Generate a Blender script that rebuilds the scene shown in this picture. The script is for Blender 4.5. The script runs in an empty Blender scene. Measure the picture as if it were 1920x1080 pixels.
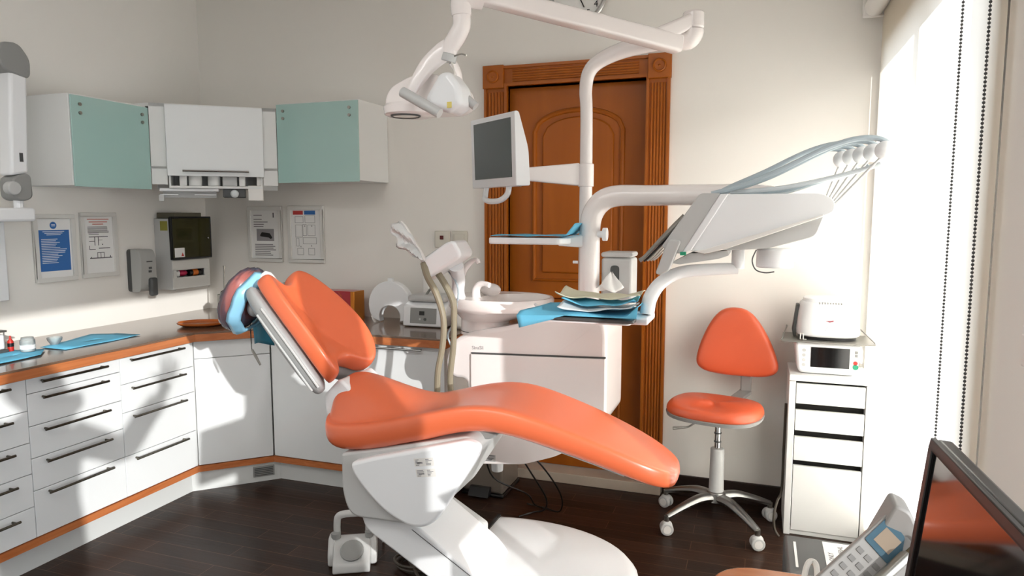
import bpy, bmesh, math, random
from mathutils import Matrix, Vector, Euler
random.seed(4)
PI = math.pi
C = bpy.context.scene.collection
def srgb(r, g, b):
    f = lambda c: (c/255/12.92 if c/255 <= .04045 else ((c/255+.055)/1.055)**2.4)
    return (f(r), f(g), f(b), 1)

# ---------------------------------------------------------------- materials
def mat(name, col, rough=.5, metal=0., spec=.5, coat=0., bump=0., bscale=200., var=0., vscale=6., sub=0., trans=0., alpha=1., cr=.08, emit=None, estr=0.):
    m = bpy.data.materials.new(name); m.use_nodes = True
    nt = m.node_tree; b = nt.nodes['Principled BSDF']
    c = srgb(*col)
    b.inputs['Base Color'].default_value = c
    b.inputs['Roughness'].default_value = rough
    b.inputs['Metallic'].default_value = metal
    b.inputs['Specular IOR Level'].default_value = spec
    b.inputs['Coat Weight'].default_value = coat
    b.inputs['Coat Roughness'].default_value = cr
    b.inputs['Transmission Weight'].default_value = trans
    b.inputs['Alpha'].default_value = alpha
    if sub: b.inputs['Subsurface Weight'].default_value = sub
    if emit:
        b.inputs['Emission Color'].default_value = srgb(*emit); b.inputs['Emission Strength'].default_value = estr
    tc = nt.nodes.new('ShaderNodeTexCoord')
    if var:
        n = nt.nodes.new('ShaderNodeTexNoise'); n.inputs['Scale'].default_value = vscale; n.inputs['Detail'].default_value = 4
        nt.links.new(tc.outputs['Object'], n.inputs['Vector'])
        r = nt.nodes.new('ShaderNodeMapRange'); r.inputs['To Min'].default_value = 1-var; r.inputs['To Max'].default_value = 1+var
        nt.links.new(n.outputs['Fac'], r.inputs['Value'])
        v = nt.nodes.new('ShaderNodeVectorMath'); v.operation = 'SCALE'; v.inputs[0].default_value = c[:3]
        nt.links.new(r.outputs['Result'], v.inputs['Scale']); nt.links.new(v.outputs[0], b.inputs['Base Color'])
    if bump:
        n = nt.nodes.new('ShaderNodeTexNoise'); n.inputs['Scale'].default_value = bscale; n.inputs['Detail'].default_value = 3
        nt.links.new(tc.outputs['Object'], n.inputs['Vector'])
        bp = nt.nodes.new('ShaderNodeBump'); bp.inputs['Strength'].default_value = bump; bp.inputs['Distance'].default_value = .002
        nt.links.new(n.outputs['Fac'], bp.inputs['Height']); nt.links.new(bp.outputs['Normal'], b.inputs['Normal'])
    return m

def wood(name, dark, light, scale=(30, 30, 2.2), rough=.35, coat=.2):
    m = mat(name, light, rough, coat=coat, spec=.35); nt = m.node_tree; b = nt.nodes['Principled BSDF']
    tc = nt.nodes.new('ShaderNodeTexCoord'); mp = nt.nodes.new('ShaderNodeMapping'); mp.inputs['Scale'].default_value = scale
    n = nt.nodes.new('ShaderNodeTexNoise'); n.inputs['Scale'].default_value = 1; n.inputs['Detail'].default_value = 6; n.inputs['Distortion'].default_value = .6
    cr = nt.nodes.new('ShaderNodeValToRGB'); cr.color_ramp.elements[0].position = .3; cr.color_ramp.elements[1].position = .72
    cr.color_ramp.elements[0].color = srgb(*dark); cr.color_ramp.elements[1].color = srgb(*light)
    nt.links.new(tc.outputs['Object'], mp.inputs['Vector']); nt.links.new(mp.outputs['Vector'], n.inputs['Vector'])
    nt.links.new(n.outputs['Fac'], cr.inputs['Fac']); nt.links.new(cr.outputs['Color'], b.inputs['Base Color'])
    return m

def floor_mat():
    m = mat('dark_floorboards', (50, 32, 22), .3, spec=.16); nt = m.node_tree; b = nt.nodes['Principled BSDF']
    tc = nt.nodes.new('ShaderNodeTexCoord')
    br = nt.nodes.new('ShaderNodeTexBrick'); br.inputs['Scale'].default_value = 1
    br.inputs['Brick Width'].default_value = .62; br.inputs['Row Height'].default_value = .088; br.inputs['Mortar Size'].default_value = .0016
    br.inputs['Color1'].default_value = srgb(38, 25, 18); br.inputs['Color2'].default_value = srgb(54, 36, 27); br.inputs['Mortar'].default_value = srgb(92, 68, 52)
    br.inputs['Mortar Smooth'].default_value = .3; br.offset = .37
    nt.links.new(tc.outputs['Object'], br.inputs['Vector'])
    mp = nt.nodes.new('ShaderNodeMapping'); mp.inputs['Scale'].default_value = (3, 60, 1)
    n = nt.nodes.new('ShaderNodeTexNoise'); n.inputs['Scale'].default_value = 1; n.inputs['Detail'].default_value = 5
    nt.links.new(tc.outputs['Object'], mp.inputs['Vector']); nt.links.new(mp.outputs['Vector'], n.inputs['Vector'])
    r = nt.nodes.new('ShaderNodeMapRange'); r.inputs['To Min'].default_value = .6; r.inputs['To Max'].default_value = 1.4
    nt.links.new(n.outputs['Fac'], r.inputs['Value'])
    v = nt.nodes.new('ShaderNodeVectorMath'); v.operation = 'SCALE'
    nt.links.new(br.outputs['Color'], v.inputs[0]); nt.links.new(r.outputs['Result'], v.inputs['Scale']); nt.links.new(v.outputs[0], b.inputs['Base Color'])
    r2 = nt.nodes.new('ShaderNodeMapRange'); r2.inputs['To Min'].default_value = .24; r2.inputs['To Max'].default_value = .42
    nt.links.new(n.outputs['Fac'], r2.inputs['Value']); nt.links.new(r2.outputs['Result'], b.inputs['Roughness'])
    bp = nt.nodes.new('ShaderNodeBump'); bp.inputs['Strength'].default_value = .25; bp.inputs['Distance'].default_value = .003
    nt.links.new(n.outputs['Fac'], bp.inputs['Height']); nt.links.new(bp.outputs['Normal'], b.inputs['Normal'])
    return m

def blind_mat():
    m = bpy.data.materials.new('sheer_blind_fabric'); m.use_nodes = True; nt = m.node_tree
    for n in list(nt.nodes): nt.nodes.remove(n)
    o = nt.nodes.new('ShaderNodeOutputMaterial'); d = nt.nodes.new('ShaderNodeBsdfDiffuse'); t = nt.nodes.new('ShaderNodeBsdfTranslucent'); tr = nt.nodes.new('ShaderNodeBsdfTransparent')
    d.inputs['Color'].default_value = srgb(236, 228, 214); t.inputs['Color'].default_value = srgb(250, 245, 236)
    tc = nt.nodes.new('ShaderNodeTexCoord'); w = nt.nodes.new('ShaderNodeTexNoise'); w.inputs['Scale'].default_value = 900
    nt.links.new(tc.outputs['Object'], w.inputs['Vector'])
    bp = nt.nodes.new('ShaderNodeBump'); bp.inputs['Strength'].default_value = .05; nt.links.new(w.outputs['Fac'], bp.inputs['Height']); nt.links.new(bp.outputs['Normal'], d.inputs['Normal'])
    a = nt.nodes.new('ShaderNodeMixShader'); a.inputs[0].default_value = .8; c = nt.nodes.new('ShaderNodeMixShader'); c.inputs[0].default_value = .04
    nt.links.new(d.outputs[0], a.inputs[1]); nt.links.new(t.outputs[0], a.inputs[2])
    nt.links.new(a.outputs[0], c.inputs[1]); nt.links.new(tr.outputs[0], c.inputs[2]); nt.links.new(c.outputs[0], o.inputs[0])
    return m

def pane_mat(name, tint=(255, 255, 255), gloss=.08, rough=.02, body=0., bodycol=(60, 50, 30)):
    m = bpy.data.materials.new(name); m.use_nodes = True; nt = m.node_tree
    for n in list(nt.nodes): nt.nodes.remove(n)
    o = nt.nodes.new('ShaderNodeOutputMaterial'); g = nt.nodes.new('ShaderNodeBsdfGlossy'); tr = nt.nodes.new('ShaderNodeBsdfTransparent'); d = nt.nodes.new('ShaderNodeBsdfDiffuse')
    g.inputs['Roughness'].default_value = rough; tr.inputs['Color'].default_value = srgb(*tint); d.inputs['Color'].default_value = srgb(*bodycol)
    fr = nt.nodes.new('ShaderNodeFresnel'); fr.inputs['IOR'].default_value = 1.45
    x = nt.nodes.new('ShaderNodeMixShader'); x.inputs[0].default_value = body; nt.links.new(tr.outputs[0], x.inputs[1]); nt.links.new(d.outputs[0], x.inputs[2])
    y = nt.nodes.new('ShaderNodeMixShader'); nt.links.new(fr.outputs[0], y.inputs[0]); nt.links.new(x.outputs[0], y.inputs[1]); nt.links.new(g.outputs[0], y.inputs[2])
    nt.links.new(y.outputs[0], o.inputs[0]); return m

M = {}
M['wall'] = mat('wall_paint', (240, 237, 231), .85, bump=.05, bscale=350)
M['ceil'] = mat('ceiling_paint', (244, 243, 240), .9)
M['floor'] = floor_mat()
M['white'] = mat('white_lacquer', (236, 239, 240), .28, coat=.3)
M['whitem'] = mat('white_melamine', (230, 231, 229), .4)
M['plast'] = mat('white_plastic', (242, 244, 246), .3, coat=.2)
M['plastw'] = mat('warm_white_plastic', (236, 234, 230), .35)
M['unit'] = mat('dental_unit_plastic', (250, 244, 242), .22, coat=.4)
M['greyl'] = mat('light_grey_plastic', (196, 197, 196), .4)
M['grey'] = mat('grey_plastic', (148, 149, 147), .45)
M['greyd'] = mat('dark_grey_plastic', (78, 80, 80), .5)
M['black'] = mat('black_plastic', (18, 18, 19), .35)
M['dark'] = mat('recess_shadow', (24, 22, 20), .7)  # shadow in the base slot and drawer gaps, put into the colour
M['kick'] = mat('kickboard_white', (214, 217, 216), .35, coat=.2)
M['mint'] = mat('mint_glass', (170, 204, 198), .18, coat=.5)
M['orange'] = mat('orange_leather', (228, 112, 72), .36, bump=.08, bscale=420, var=.03, coat=.35, cr=.22)
M['orangest'] = mat('orange_stool_leather', (212, 92, 56), .38, bump=.12, bscale=420, var=.03, coat=.1)
M['chrome'] = mat('chrome', (205, 206, 206), .18, metal=1)
M['steel'] = mat('brushed_steel', (160, 158, 152), .34, metal=1)
M['alu'] = mat('cast_aluminium', (150, 150, 148), .32, metal=1)
M['bin'] = mat('bin_steel', (150, 140, 130), .32, metal=.55)
M['handle'] = mat('bar_handle_metal', (96, 92, 84), .3, metal=1)
M['lam'] = mat('brown_laminate_top', (112, 88, 70), .22, coat=.5, var=.06)
M['edge'] = wood('worktop_wood_edge', (176, 98, 52), (205, 128, 78), (14, 3, 60))
M['door'] = wood('door_wood', (158, 82, 8), (172, 93, 14), (10, 10, .8), .45, .03)
M['desk'] = wood('varnished_desk_wood', (176, 104, 60), (200, 128, 80), (3, 40, 40), .18, .5)
M['blue'] = mat('blue_paper', (104, 190, 224), .75, bump=.2, bscale=60)
M['tealp'] = mat('teal_bib_paper', (38, 120, 146), .8, bump=.2, bscale=80)
M['cream'] = mat('cream_paper', (222, 218, 192), .8)
M['paper'] = mat('white_paper', (238, 238, 236), .85)
M['glove'] = mat('clear_wrap', (226, 232, 234), .3)
M['hose'] = mat('grey_hose', (176, 190, 198), .4)
M['hosel'] = mat('pale_hose', (206, 214, 218), .4)
M['hoseb'] = mat('beige_hose', (138, 130, 110), .5)
M['cable'] = mat('black_cable', (14, 13, 12), .4)
M['cableb'] = mat('brown_cable', (58, 50, 40), .5)
M['cablew'] = mat('white_cable', (226, 222, 214), .4)
M['screen'] = mat('grey_screen', (92, 98, 98), .22, coat=.4)
M['screenb'] = mat('black_screen', (14, 15, 17), .06, coat=.3)
M['red'] = mat('red_plastic', (196, 44, 34), .4)
M['green'] = mat('green_plastic', (30, 150, 112), .4)
M['maroon'] = mat('red_gift_box', (178, 30, 44), .3, coat=.4)
M['gold'] = mat('gold_trim', (206, 130, 50), .25, metal=.8)
M['amber'] = mat('amber_glass', (104, 52, 26), .1, coat=.6)
M['dish'] = mat('orange_enamel', (196, 104, 42), .22, coat=.6)
M['smoke'] = pane_mat('smoked_door', (170, 160, 110), rough=.08, body=.4, bodycol=(84, 80, 38))
M['glass'] = pane_mat('clear_glass')
M['jar'] = pane_mat('jar_glass', (232, 240, 240), body=.35, bodycol=(220, 225, 225))
M['traymetal'] = mat('metal_tray', (140, 138, 132), .4, metal=.6)  # the tray's own metal grey
M['ink'] = mat('grey_ink', (96, 94, 98), .8)
M['inkl'] = mat('pale_ink', (150, 148, 150), .8)
M['inkb'] = mat('blue_ink', (54, 110, 178), .7)
M['inkw'] = mat('white_ink', (216, 226, 236), .7)
M['inkr'] = mat('red_ink', (196, 66, 62), .7)
M['inkp'] = mat('pink_ink', (206, 130, 120), .8)
M['plate'] = mat('switch_plate_plastic', (216, 212, 200), .4)
M['phone'] = mat('phone_plastic', (142, 140, 137), .45)
M['key'] = mat('phone_key', (112, 110, 108), .5)
M['shell'] = mat('grey_shell', (168, 170, 170), .45)
M['wrapb'] = mat('blue_film_edge', (150, 208, 238), .3)
M['soap'] = mat('soap_dispenser_plastic', (176, 177, 174), .4)
M['yel'] = mat('yellow_label', (232, 214, 120), .6)
M['olive'] = mat('olive_label', (150, 146, 60), .6)
M['marble'] = mat('threshold_marble', (196, 182, 166), .35, var=.08, vscale=14)
M['skirt'] = mat('dark_skirting', (42, 28, 22), .4)
M['frame'] = mat('frame_white', (222, 221, 216), .45)
M['blind'] = blind_mat()
M['alum'] = mat('window_frame_white', (226, 226, 224), .4)
M['sky_out'] = mat('outside_wall', (200, 190, 176), .9)
M['skin'] = mat('skin', (204, 152, 126), .5, sub=.05)
M['cloth'] = mat('dark_clothing', (44, 48, 58), .85, bump=.3, bscale=300)
M['trouser'] = mat('grey_trousers', (70, 70, 76), .85)
M['hair'] = mat('dark_hair', (30, 24, 20), .6)
M['lampglow'] = mat('lamp_glass', (230, 225, 215), .1, coat=.5)
M['disp'] = mat('blue_display', (52, 84, 100), .35, coat=.2)
M['dispp'] = mat('display_picture', (132, 116, 98), .4)
M['card'] = mat('cardboard', (100, 96, 80), .8)

# ---------------------------------------------------------------- geometry
ROOT = {}          # object name -> world matrix of its top-level object
class G:
    def __init__(s): s.b = bmesh.new()
    def _add(s, vs, fs):
        vv = [s.b.verts.new(v) for v in vs]
        for f in fs:
            try: s.b.faces.new([vv[i] for i in f])
            except ValueError: pass
        return vv
    def box(s, x0, x1, y0, y1, z0, z1, mx=None):
        v = [Vector((x, y, z)) for x in (x0, x1) for y in (y0, y1) for z in (z0, z1)]
        if mx: v = [mx @ p for p in v]
        s._add(v, [(0, 1, 3, 2), (4, 6, 7, 5), (0, 4, 5, 1), (2, 3, 7, 6), (0, 2, 6, 4), (1, 5, 7, 3)]); return s
    def rings(s, rings, closed=False, caps=True):
        n = len(rings[0]); base = [[s.b.verts.new(p) for p in r] for r in rings]
        m = len(rings)
        for i in range(m if closed else m-1):
            a, c = base[i], base[(i+1) % m]
            for j in range(n):
                try: s.b.faces.new((a[j], a[(j+1) % n], c[(j+1) % n], c[j]))
                except ValueError: pass
        if caps and not closed:
            s.b.faces.new(base[0][::-1]); s.b.faces.new(base[-1])
        return s
    def cyl(s, p0, p1, r0, r1=None, n=20):
        return s.tube([p0, p1], [r0, r0 if r1 is None else r1], n, smooth=False)
    def tube(s, pts, r, n=10, smooth=True, closed=False, k=6, flat=None):
        P = [Vector(p) for p in pts]; R = list(r) if isinstance(r, (list, tuple)) else [r]*len(P)
        if smooth and len(P) > 2:
            Q = []; S = []; m = len(P)
            rng = m if closed else m-1
            for i in range(rng):
                g = (lambda q: P[q % m]) if closed else (lambda q: P[max(0, min(m-1, q))])
                gr = (lambda q: R[q % m]) if closed else (lambda q: R[max(0, min(m-1, q))])
                a, b, c, d = g(i-1), g(i), g(i+1), g(i+2)
                for t in range(k):
                    u = t/k
                    Q.append(.5*((2*b)+(c-a)*u+(2*a-5*b+4*c-d)*u*u+(3*b-3*c+d-a)*u**3)); S.append(gr(i)*(1-u)+gr(i+1)*u)
            if not closed: Q.append(P[-1]); S.append(R[-1])
            P, R = Q, S
        rings = []; m = len(P); up = None
        for i in range(m):
            a = P[(i-1) % m] if (closed or i > 0) else P[i]; b = P[(i+1) % m] if (closed or i < m-1) else P[i]
            t = (b-a).normalized()
            if up is None:
                up = Vector((0, 0, 1)) if abs(t.z) < .9 else Vector((0, 1, 0))
            x = (up - t*up.dot(t)).normalized(); y = t.cross(x); up = x
            fx, fy = flat if flat else (1, 1)
            rings.append([P[i]+R[i]*(fx*math.cos(2*PI*j/n)*x+fy*math.sin(2*PI*j/n)*y) for j in range(n)])
        return s.rings(rings, closed)
    def lathe(s, prof, origin=(0, 0, 0), mx=None, n=28):
        mx = mx or Matrix.Identity(3); o = Vector(origin); rings = []
        for r, z in prof:
            rings.append([o+mx @ Vector((max(r, 1e-4)*math.cos(2*PI*j/n), max(r, 1e-4)*math.sin(2*PI*j/n), z)) for j in range(n)])
        return s.rings(rings)
    def prism(s, poly, ax, a0, a1, mx=None):
        def p3(u, v, w): return {'X': Vector((w, u, v)), 'Y': Vector((u, w, v)), 'Z': Vector((u, v, w))}[ax]
        A = [p3(u, v, a0) for u, v in poly]; B = [p3(u, v, a1) for u, v in poly]
        if mx: A = [mx @ p for p in A]; B = [mx @ p for p in B]
        return s.rings([A, B])
    def ell(s, c, r, mx=None, nu=20, nv=12, e=1.):
        mx = mx or Matrix.Identity(3); c = Vector(c); rings = []
        sg = lambda v: math.copysign(abs(v)**e, v)
        for i in range(nv+1):
            ph = -PI/2+PI*i/nv; q = max(math.cos(ph), .01)
            rings.append([c+mx @ Vector((r[0]*(q**e)*sg(math.cos(2*PI*j/nu)), r[1]*(q**e)*sg(math.sin(2*PI*j/nu)), r[2]*sg(math.sin(ph)))) for j in range(nu)])
        return s.rings(rings)
    def xf(s, m): bmesh.ops.transform(s.b, matrix=m, verts=s.b.verts); return s
    def quad(s, a, b, c, d):
        s._add([Vector(p) for p in (a, b, c, d)], [(0, 1, 2, 3)]); return s
    def grid(s, fn, nu, nv):
        vs = [Vector(fn(i/nu, j/nv)) for i in range(nu+1) for j in range(nv+1)]
        s._add(vs, [(i*(nv+1)+j, (i+1)*(nv+1)+j, (i+1)*(nv+1)+j+1, i*(nv+1)+j+1) for i in range(nu) for j in range(nv)]); return s

def rpoly(pts, r, n=6):
    out = []; m = len(pts)
    R = r if isinstance(r, (list, tuple)) else [r]*m
    for i in range(m):
        p = Vector(pts[i]); a = Vector(pts[i-1]); b = Vector(pts[(i+1) % m])
        u = (a-p); v = (b-p); rr = R[i]
        if rr < 1e-5: out.append(tuple(p)); continue
        d = min(rr, u.length*.49, v.length*.49)
        p0 = p+u.normalized()*d; p1 = p+v.normalized()*d
        for k in range(n+1):
            t = k/n; out.append(tuple((1-t)**2*p0+2*t*(1-t)*p+t*t*p1))
    return out

def part(name, g, m, parent=None, bevel=0, seg=2, ang=35, solid=0, subd=0, label=None):
    me = bpy.data.meshes.new(name)
    bmesh.ops.remove_doubles(g.b, verts=g.b.verts, dist=1e-6)
    bmesh.ops.recalc_face_normals(g.b, faces=g.b.faces)
    w = ROOT.get(parent.name) if parent is not None else None
    if w is not None: bmesh.ops.transform(g.b, matrix=w.inverted(), verts=g.b.verts)
    g.b.to_mesh(me); g.b.free()
    me.materials.append(M[m] if isinstance(m, str) else m)
    o = bpy.data.objects.new(name, me); C.objects.link(o)
    if parent is not None:
        o.parent = parent; ROOT[o.name] = w
    else: ROOT[o.name] = Matrix.Identity(4)
    me.shade_smooth(); me.set_sharp_from_angle(angle=math.radians(ang))
    if solid:
        x = o.modifiers.new('thick', 'SOLIDIFY'); x.thickness = solid; x.offset = 0
    if bevel:
        x = o.modifiers.new('bevel', 'BEVEL'); x.width = bevel; x.segments = seg; x.limit_method = 'ANGLE'; x.angle_limit = math.radians(40); x.harden_normals = False
    if subd:
        x = o.modifiers.new('smooth', 'SUBSURF'); x.levels = subd; x.render_levels = subd
    if label: o['label'] = label
    return o

def tag(o, label, cat, group=None):
    o['label'] = label; o['category'] = cat
    if group: o['group'] = group
    return o
def thing(name, label, cat, loc, group=None):
    o = bpy.data.objects.new(name, None); C.objects.link(o); o.location = loc; o.empty_display_size = .05
    ROOT[o.name] = Matrix.Translation(loc); return tag(o, label, cat, group)
def struct(name, g, m, parent=None, **k):
    o = part(name, g, m, parent, **k)
    if parent is None: o['kind'] = 'structure'
    return o

def text_into(g, s, size, mx, align='CENTER'):
    """letters of s as mesh, laid in the XY plane of mx"""
    cu = bpy.data.curves.new('letters', 'FONT'); cu.body = s; cu.size = size; cu.align_x = align; cu.resolution_u = 2; cu.extrude = .0003
    ob = bpy.data.objects.new('letters', cu); me = bpy.data.meshes.new_from_object(ob)
    me.transform(mx); g.b.from_mesh(me)
    bpy.data.objects.remove(ob); bpy.data.curves.remove(cu); bpy.data.meshes.remove(me)
    return g
def frame_mx(o, u, v):
    u = Vector(u).normalized(); v = Vector(v).normalized(); w = u.cross(v)
    return Matrix(((u.x, v.x, w.x, o[0]), (u.y, v.y, w.y, o[1]), (u.z, v.z, w.z, o[2]), (0, 0, 0, 1)))
def rect_on(g, mx, u0, u1, v0, v1, h=.0006):
    return g.box(u0, u1, v0, v1, 0, h, mx)
# ================================================================ the room
XL, YB, XR, YN, ZC = -3.358, 3.6, .52, -2.3, 3.0
struct('floor', G().box(XL-.2, XR+.25, YN-.2, YB+.2, -.1, 0), 'floor')
struct('ceiling', G().box(XL-.2, XR+.25, YN-.2, YB+.2, ZC, ZC+.1), 'ceil')
struct('wall_left', G().box(XL-.2, XL, YN-.2, YB+.2, 0, ZC), 'wall')
DX0, DX1, DZ = -1.30, -.53, 2.14         # door opening
g = G(); g.box(XL, DX0, YB, YB+.2, 0, ZC).box(DX1, XR+.25, YB, YB+.2, 0, ZC).box(DX0, DX1, YB, YB+.2, DZ, ZC)
struct('wall_back', g, 'wall')
struct('wall_near', G().box(XL, XR+.25, YN-.2, YN, 0, ZC), 'wall')
WH = 2.19
g = G()
g.box(XR, XR+.25, YN, YB, WH, ZC).box(XR, XR+.25, YN, YB, 0, .06)
for a, b in ((YN, -1.35), (.50, .58), (1.53, 1.9), (3.56, YB)): g.box(XR, XR+.25, a, b, .06, WH)
struct('wall_right', g, 'wall')
for nm, a, b, mids in (('window_1', 1.9, 3.56, (2.69,)), ('window_2', .58, 1.53, ()), ('window_3', -1.35, .50, ())):
    f = G(); x0, x1 = XR+.1, XR+.16
    f.box(x0, x1, a, b, .06, .11).box(x0, x1, a, b, WH-.05, WH).box(x0, x1, a, a+.05, .11, WH-.05).box(x0, x1, b-.05, b, .11, WH-.05)
    for q in mids: f.box(x0, x1, q-.02, q+.02, .11, WH-.05)
    w = struct(nm, f, 'alum', bevel=.004)
    part('window_pane', G().box(XR+.128, XR+.132, a+.05, b-.05, .11, WH-.05), 'glass', w)
struct('baseboard_back', G().box(-.425, XR, YB-.014, YB, 0, .11), 'skirt', bevel=.003)
struct('baseboard_right', G().box(XR-.014, XR, 1.53, 1.9, 0, .11), 'skirt', bevel=.003)
struct('trim_1', G().box(DX0-.02, DX1+.1, YB-.05, YB+.15, 0, .055), 'marble', bevel=.003)

# door: leaf, arched mouldings, fluted casing with corner blocks
leafY = YB+.06
d = struct('door_1', G().box(DX0, DX1, leafY, leafY+.045, .06, DZ), 'door', bevel=.003)
def mould(pts, r=.016): return G().tube(pts, r, n=8, smooth=False)
arch = []
for k in range(25):
    t = k/24; u = -1+2*t; arch.append((-1.155+.48*t, leafY, 1.90+.11*math.sqrt(max(0, 1-u*u))*1.0+.0*u))
up = [(-1.155, leafY, 1.10)]+[(x, y, z) for x, y, z in arch]+[(-.675, leafY, 1.10)]
part('panel_moulding', G().tube(up, .014, n=8, smooth=False, closed=True), 'door', d)
part('panel_moulding', G().tube([(-1.155, leafY, .22), (-1.155, leafY, 1.0), (-.675, leafY, 1.0), (-.675, leafY, .22)], .014, n=8, smooth=False, closed=True), 'door', d)
g = G(); poly = [(-1.11, 1.14)]+[(-1.11+.39*k/16, 1.875+.10*math.sqrt(max(0, 1-(2*k/16-1)**2))) for k in range(17)]+[(-.72, 1.14)]
part('raised_panel', g.prism(poly, 'Y', leafY-.012, leafY+.005), 'door', d, bevel=.01)
part('raised_panel', G().box(-1.11, -.72, leafY-.012, leafY+.005, .26, .96), 'door', d, bevel=.01)
g = G(); g.box(DX0-.02, DX0, YB-.005, YB+.15, .06, DZ).box(DX1, DX1+.02, YB-.005, YB+.15, .06, DZ).box(DX0-.02, DX1+.02, YB-.005, YB+.15, DZ, DZ+.02)
part('door_jamb', g, 'door', d)
CY = YB-.028
def fluted(x0, x1, z0, z1, horiz=False):
    g = G(); n = 5; g.box(x0, x1, CY+.012, YB-.001, z0, z1)
    if not horiz:
        g.box(x0, x0+.014, CY, CY+.014, z0, z1).box(x1-.014, x1, CY, CY+.014, z0, z1)
        w = (x1-x0-.04)/n
        for k in range(n): g.tube([(x0+.02+w*(k+.5), CY+.012, z0+.03), (x0+.02+w*(k+.5), CY+.012, z1-.03)], w*.42, n=10, smooth=False)
    else:
        g.box(x0, x1, CY, CY+.014, z0, z0+.014).box(x0, x1, CY, CY+.014, z1-.014, z1)
        w = (z1-z0-.04)/n
        for k in range(n): g.tube([(x0+.05, CY+.012, z0+.02+w*(k+.5)), (x1-.05, CY+.012, z0+.02+w*(k+.5))], w*.42, n=10, smooth=False)
    return g
part('casing_post', fluted(-1.415, -1.285, .06, 2.14), 'door', d)
part('casing_post', fluted(-.545, -.428, .06, 2.14), 'door', d)
part('casing_head', fluted(-1.305, -.535, 2.14, 2.245, True), 'door', d)
for x0, x1 in ((-1.42, -1.302), (-.538, -.424)):
    g = G().box(x0, x1, CY-.008, YB-.001, 2.13, 2.25)
    b = part('corner_block', g, 'door', d, bevel=.003)
    xc = (x0+x1)/2
    part('rosette', G().lathe([(.034, 0), (.034, .008), (.028, .012), (.024, .006), (.006, .006), (.001, .012)], (xc, CY-.007, 2.19), Matrix(((1, 0, 0), (0, 0, -1), (0, 1, 0)))), 'door', b)
part('casing_plinth', G().box(-1.42, -1.28, CY-.004, YB-.001, .06, .2), 'door', d, bevel=.003)
part('casing_plinth', G().box(-.55, -.424, CY-.004, YB-.001, .06, .2), 'door', d, bevel=.003)

# ================================================================ base cabinets
XF, ZT = -2.74, .805          # front plane, carcass top
def bar_handle(g, y0, y1, z, mx=None):
    def T(p): return mx @ Vector(p) if mx else Vector(p)
    g.tube([T((XF+.026, y0, z)), T((XF+.026, y1, z))], .0055, n=8, smooth=False)
    for y in (y0+.015, y1-.015): g.tube([T((XF-.002, y, z)), T((XF+.026, y, z))], .0045, n=8, smooth=False)
    return g
def drawers(name, label, y0, y1, zs, hz, h0, h1):
    t = thing(name, label, 'cabinet', (-3.05, (y0+y1)/2, 0), 'white drawer cabinets on the left wall')
    part('carcass', G().box(XL+.002, XF-.022, y0+.001, y1-.001, .137, ZT-.001), 'whitem', t)
    for k in range(len(zs)-1):
        dr = part('drawer', G().box(XF-.02, XF, y0+.0015, y1-.0015, zs[k+1]+.0015, zs[k]-.0015), 'white', t, bevel=.0012)
        part('handle', bar_handle(G(), h0, h1, hz[k]), 'handle', dr)
    return t
drawers('drawer_cabinet', 'white drawer cabinet cut off by the left picture edge, only drawer ends showing', 1.48, 1.93, (.803, .67, .539, .41, .272, .139), (.779, .645, .514, .382, .243), 1.55, 1.852)
drawers('drawer_cabinet', 'white five-drawer cabinet under the blue paper sheets, long bar handles', 1.93, 2.366, (.803, .737, .603, .47, .334, .139), (.782, .715, .581, .447, .314), 1.98, 2.285)
drawers('drawer_cabinet', 'white four-drawer cabinet next to the angled corner cabinet', 2.366, 2.805, (.803, .674, .54, .333, .139), (.784, .65, .515, .312), 2.41, 2.728)
A0, A1 = Vector((XF, 2.805, 0)), Vector((-2.465, 3.07, 0))
t = thing('corner_cabinet', 'white angled corner base cabinet with a flap above a plain door', 'cabinet', (-2.9, 3.2, 0))
u = (A1-A0).normalized(); nrm = Vector((u.y, -u.x, 0))
mxd = frame_mx((A0.x, A0.y, 0), u, (0, 0, 1)); L = (A1-A0).length
back = nrm*-.022
poly = [(A0.x+back.x, A0.y+back.y+.004), (A1.x+back.x-.004, A1.y+back.y), (-2.467, 3.598), (XL+.002, 3.598), (XL+.002, 2.807), (-2.77, 2.807)]
part('carcass', G().prism(poly, 'Z', .137, ZT-.001), 'whitem', t)
part('door', G().box(.004, L-.004, .1405, .7085, -.02, 0, mxd), 'white', t, bevel=.0012)
part('flap', G().box(.004, L-.004, .7115, .803, -.02, 0, mxd), 'white', t, bevel=.0012)
def backcab(label, x0, x1, handle):
    t = thing('base_cabinet', label, 'cabinet', ((x0+x1)/2, 3.35, 0), 'plain white base cabinets along the back wall')
    part('carcass', G().box(x0+.001, x1-.001, 3.092, 3.598, .137, ZT-.001), 'whitem', t)
    dr = part('door', G().box(x0+.002, x1-.002, 3.07, 3.09, .1405, .803), 'white', t, bevel=.0012)
    if handle:
        g = G().tube([(handle[0], 3.044, .788), (handle[1], 3.044, .788)], .0055, n=8, smooth=False)
        for x in (handle[0]+.012, handle[1]-.012): g.tube([(x, 3.072, .788), (x, 3.044, .788)], .0045, n=8, smooth=False)
        part('handle', g, 'chrome', dr)
backcab('plain white base cabinet beside the angled corner cabinet, no handle', -2.463, -1.925, None)
backcab('white base cabinet behind the grey suction hoses, long chrome bar handle near its top', -1.925, -1.43, (-1.89, -1.545))

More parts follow.
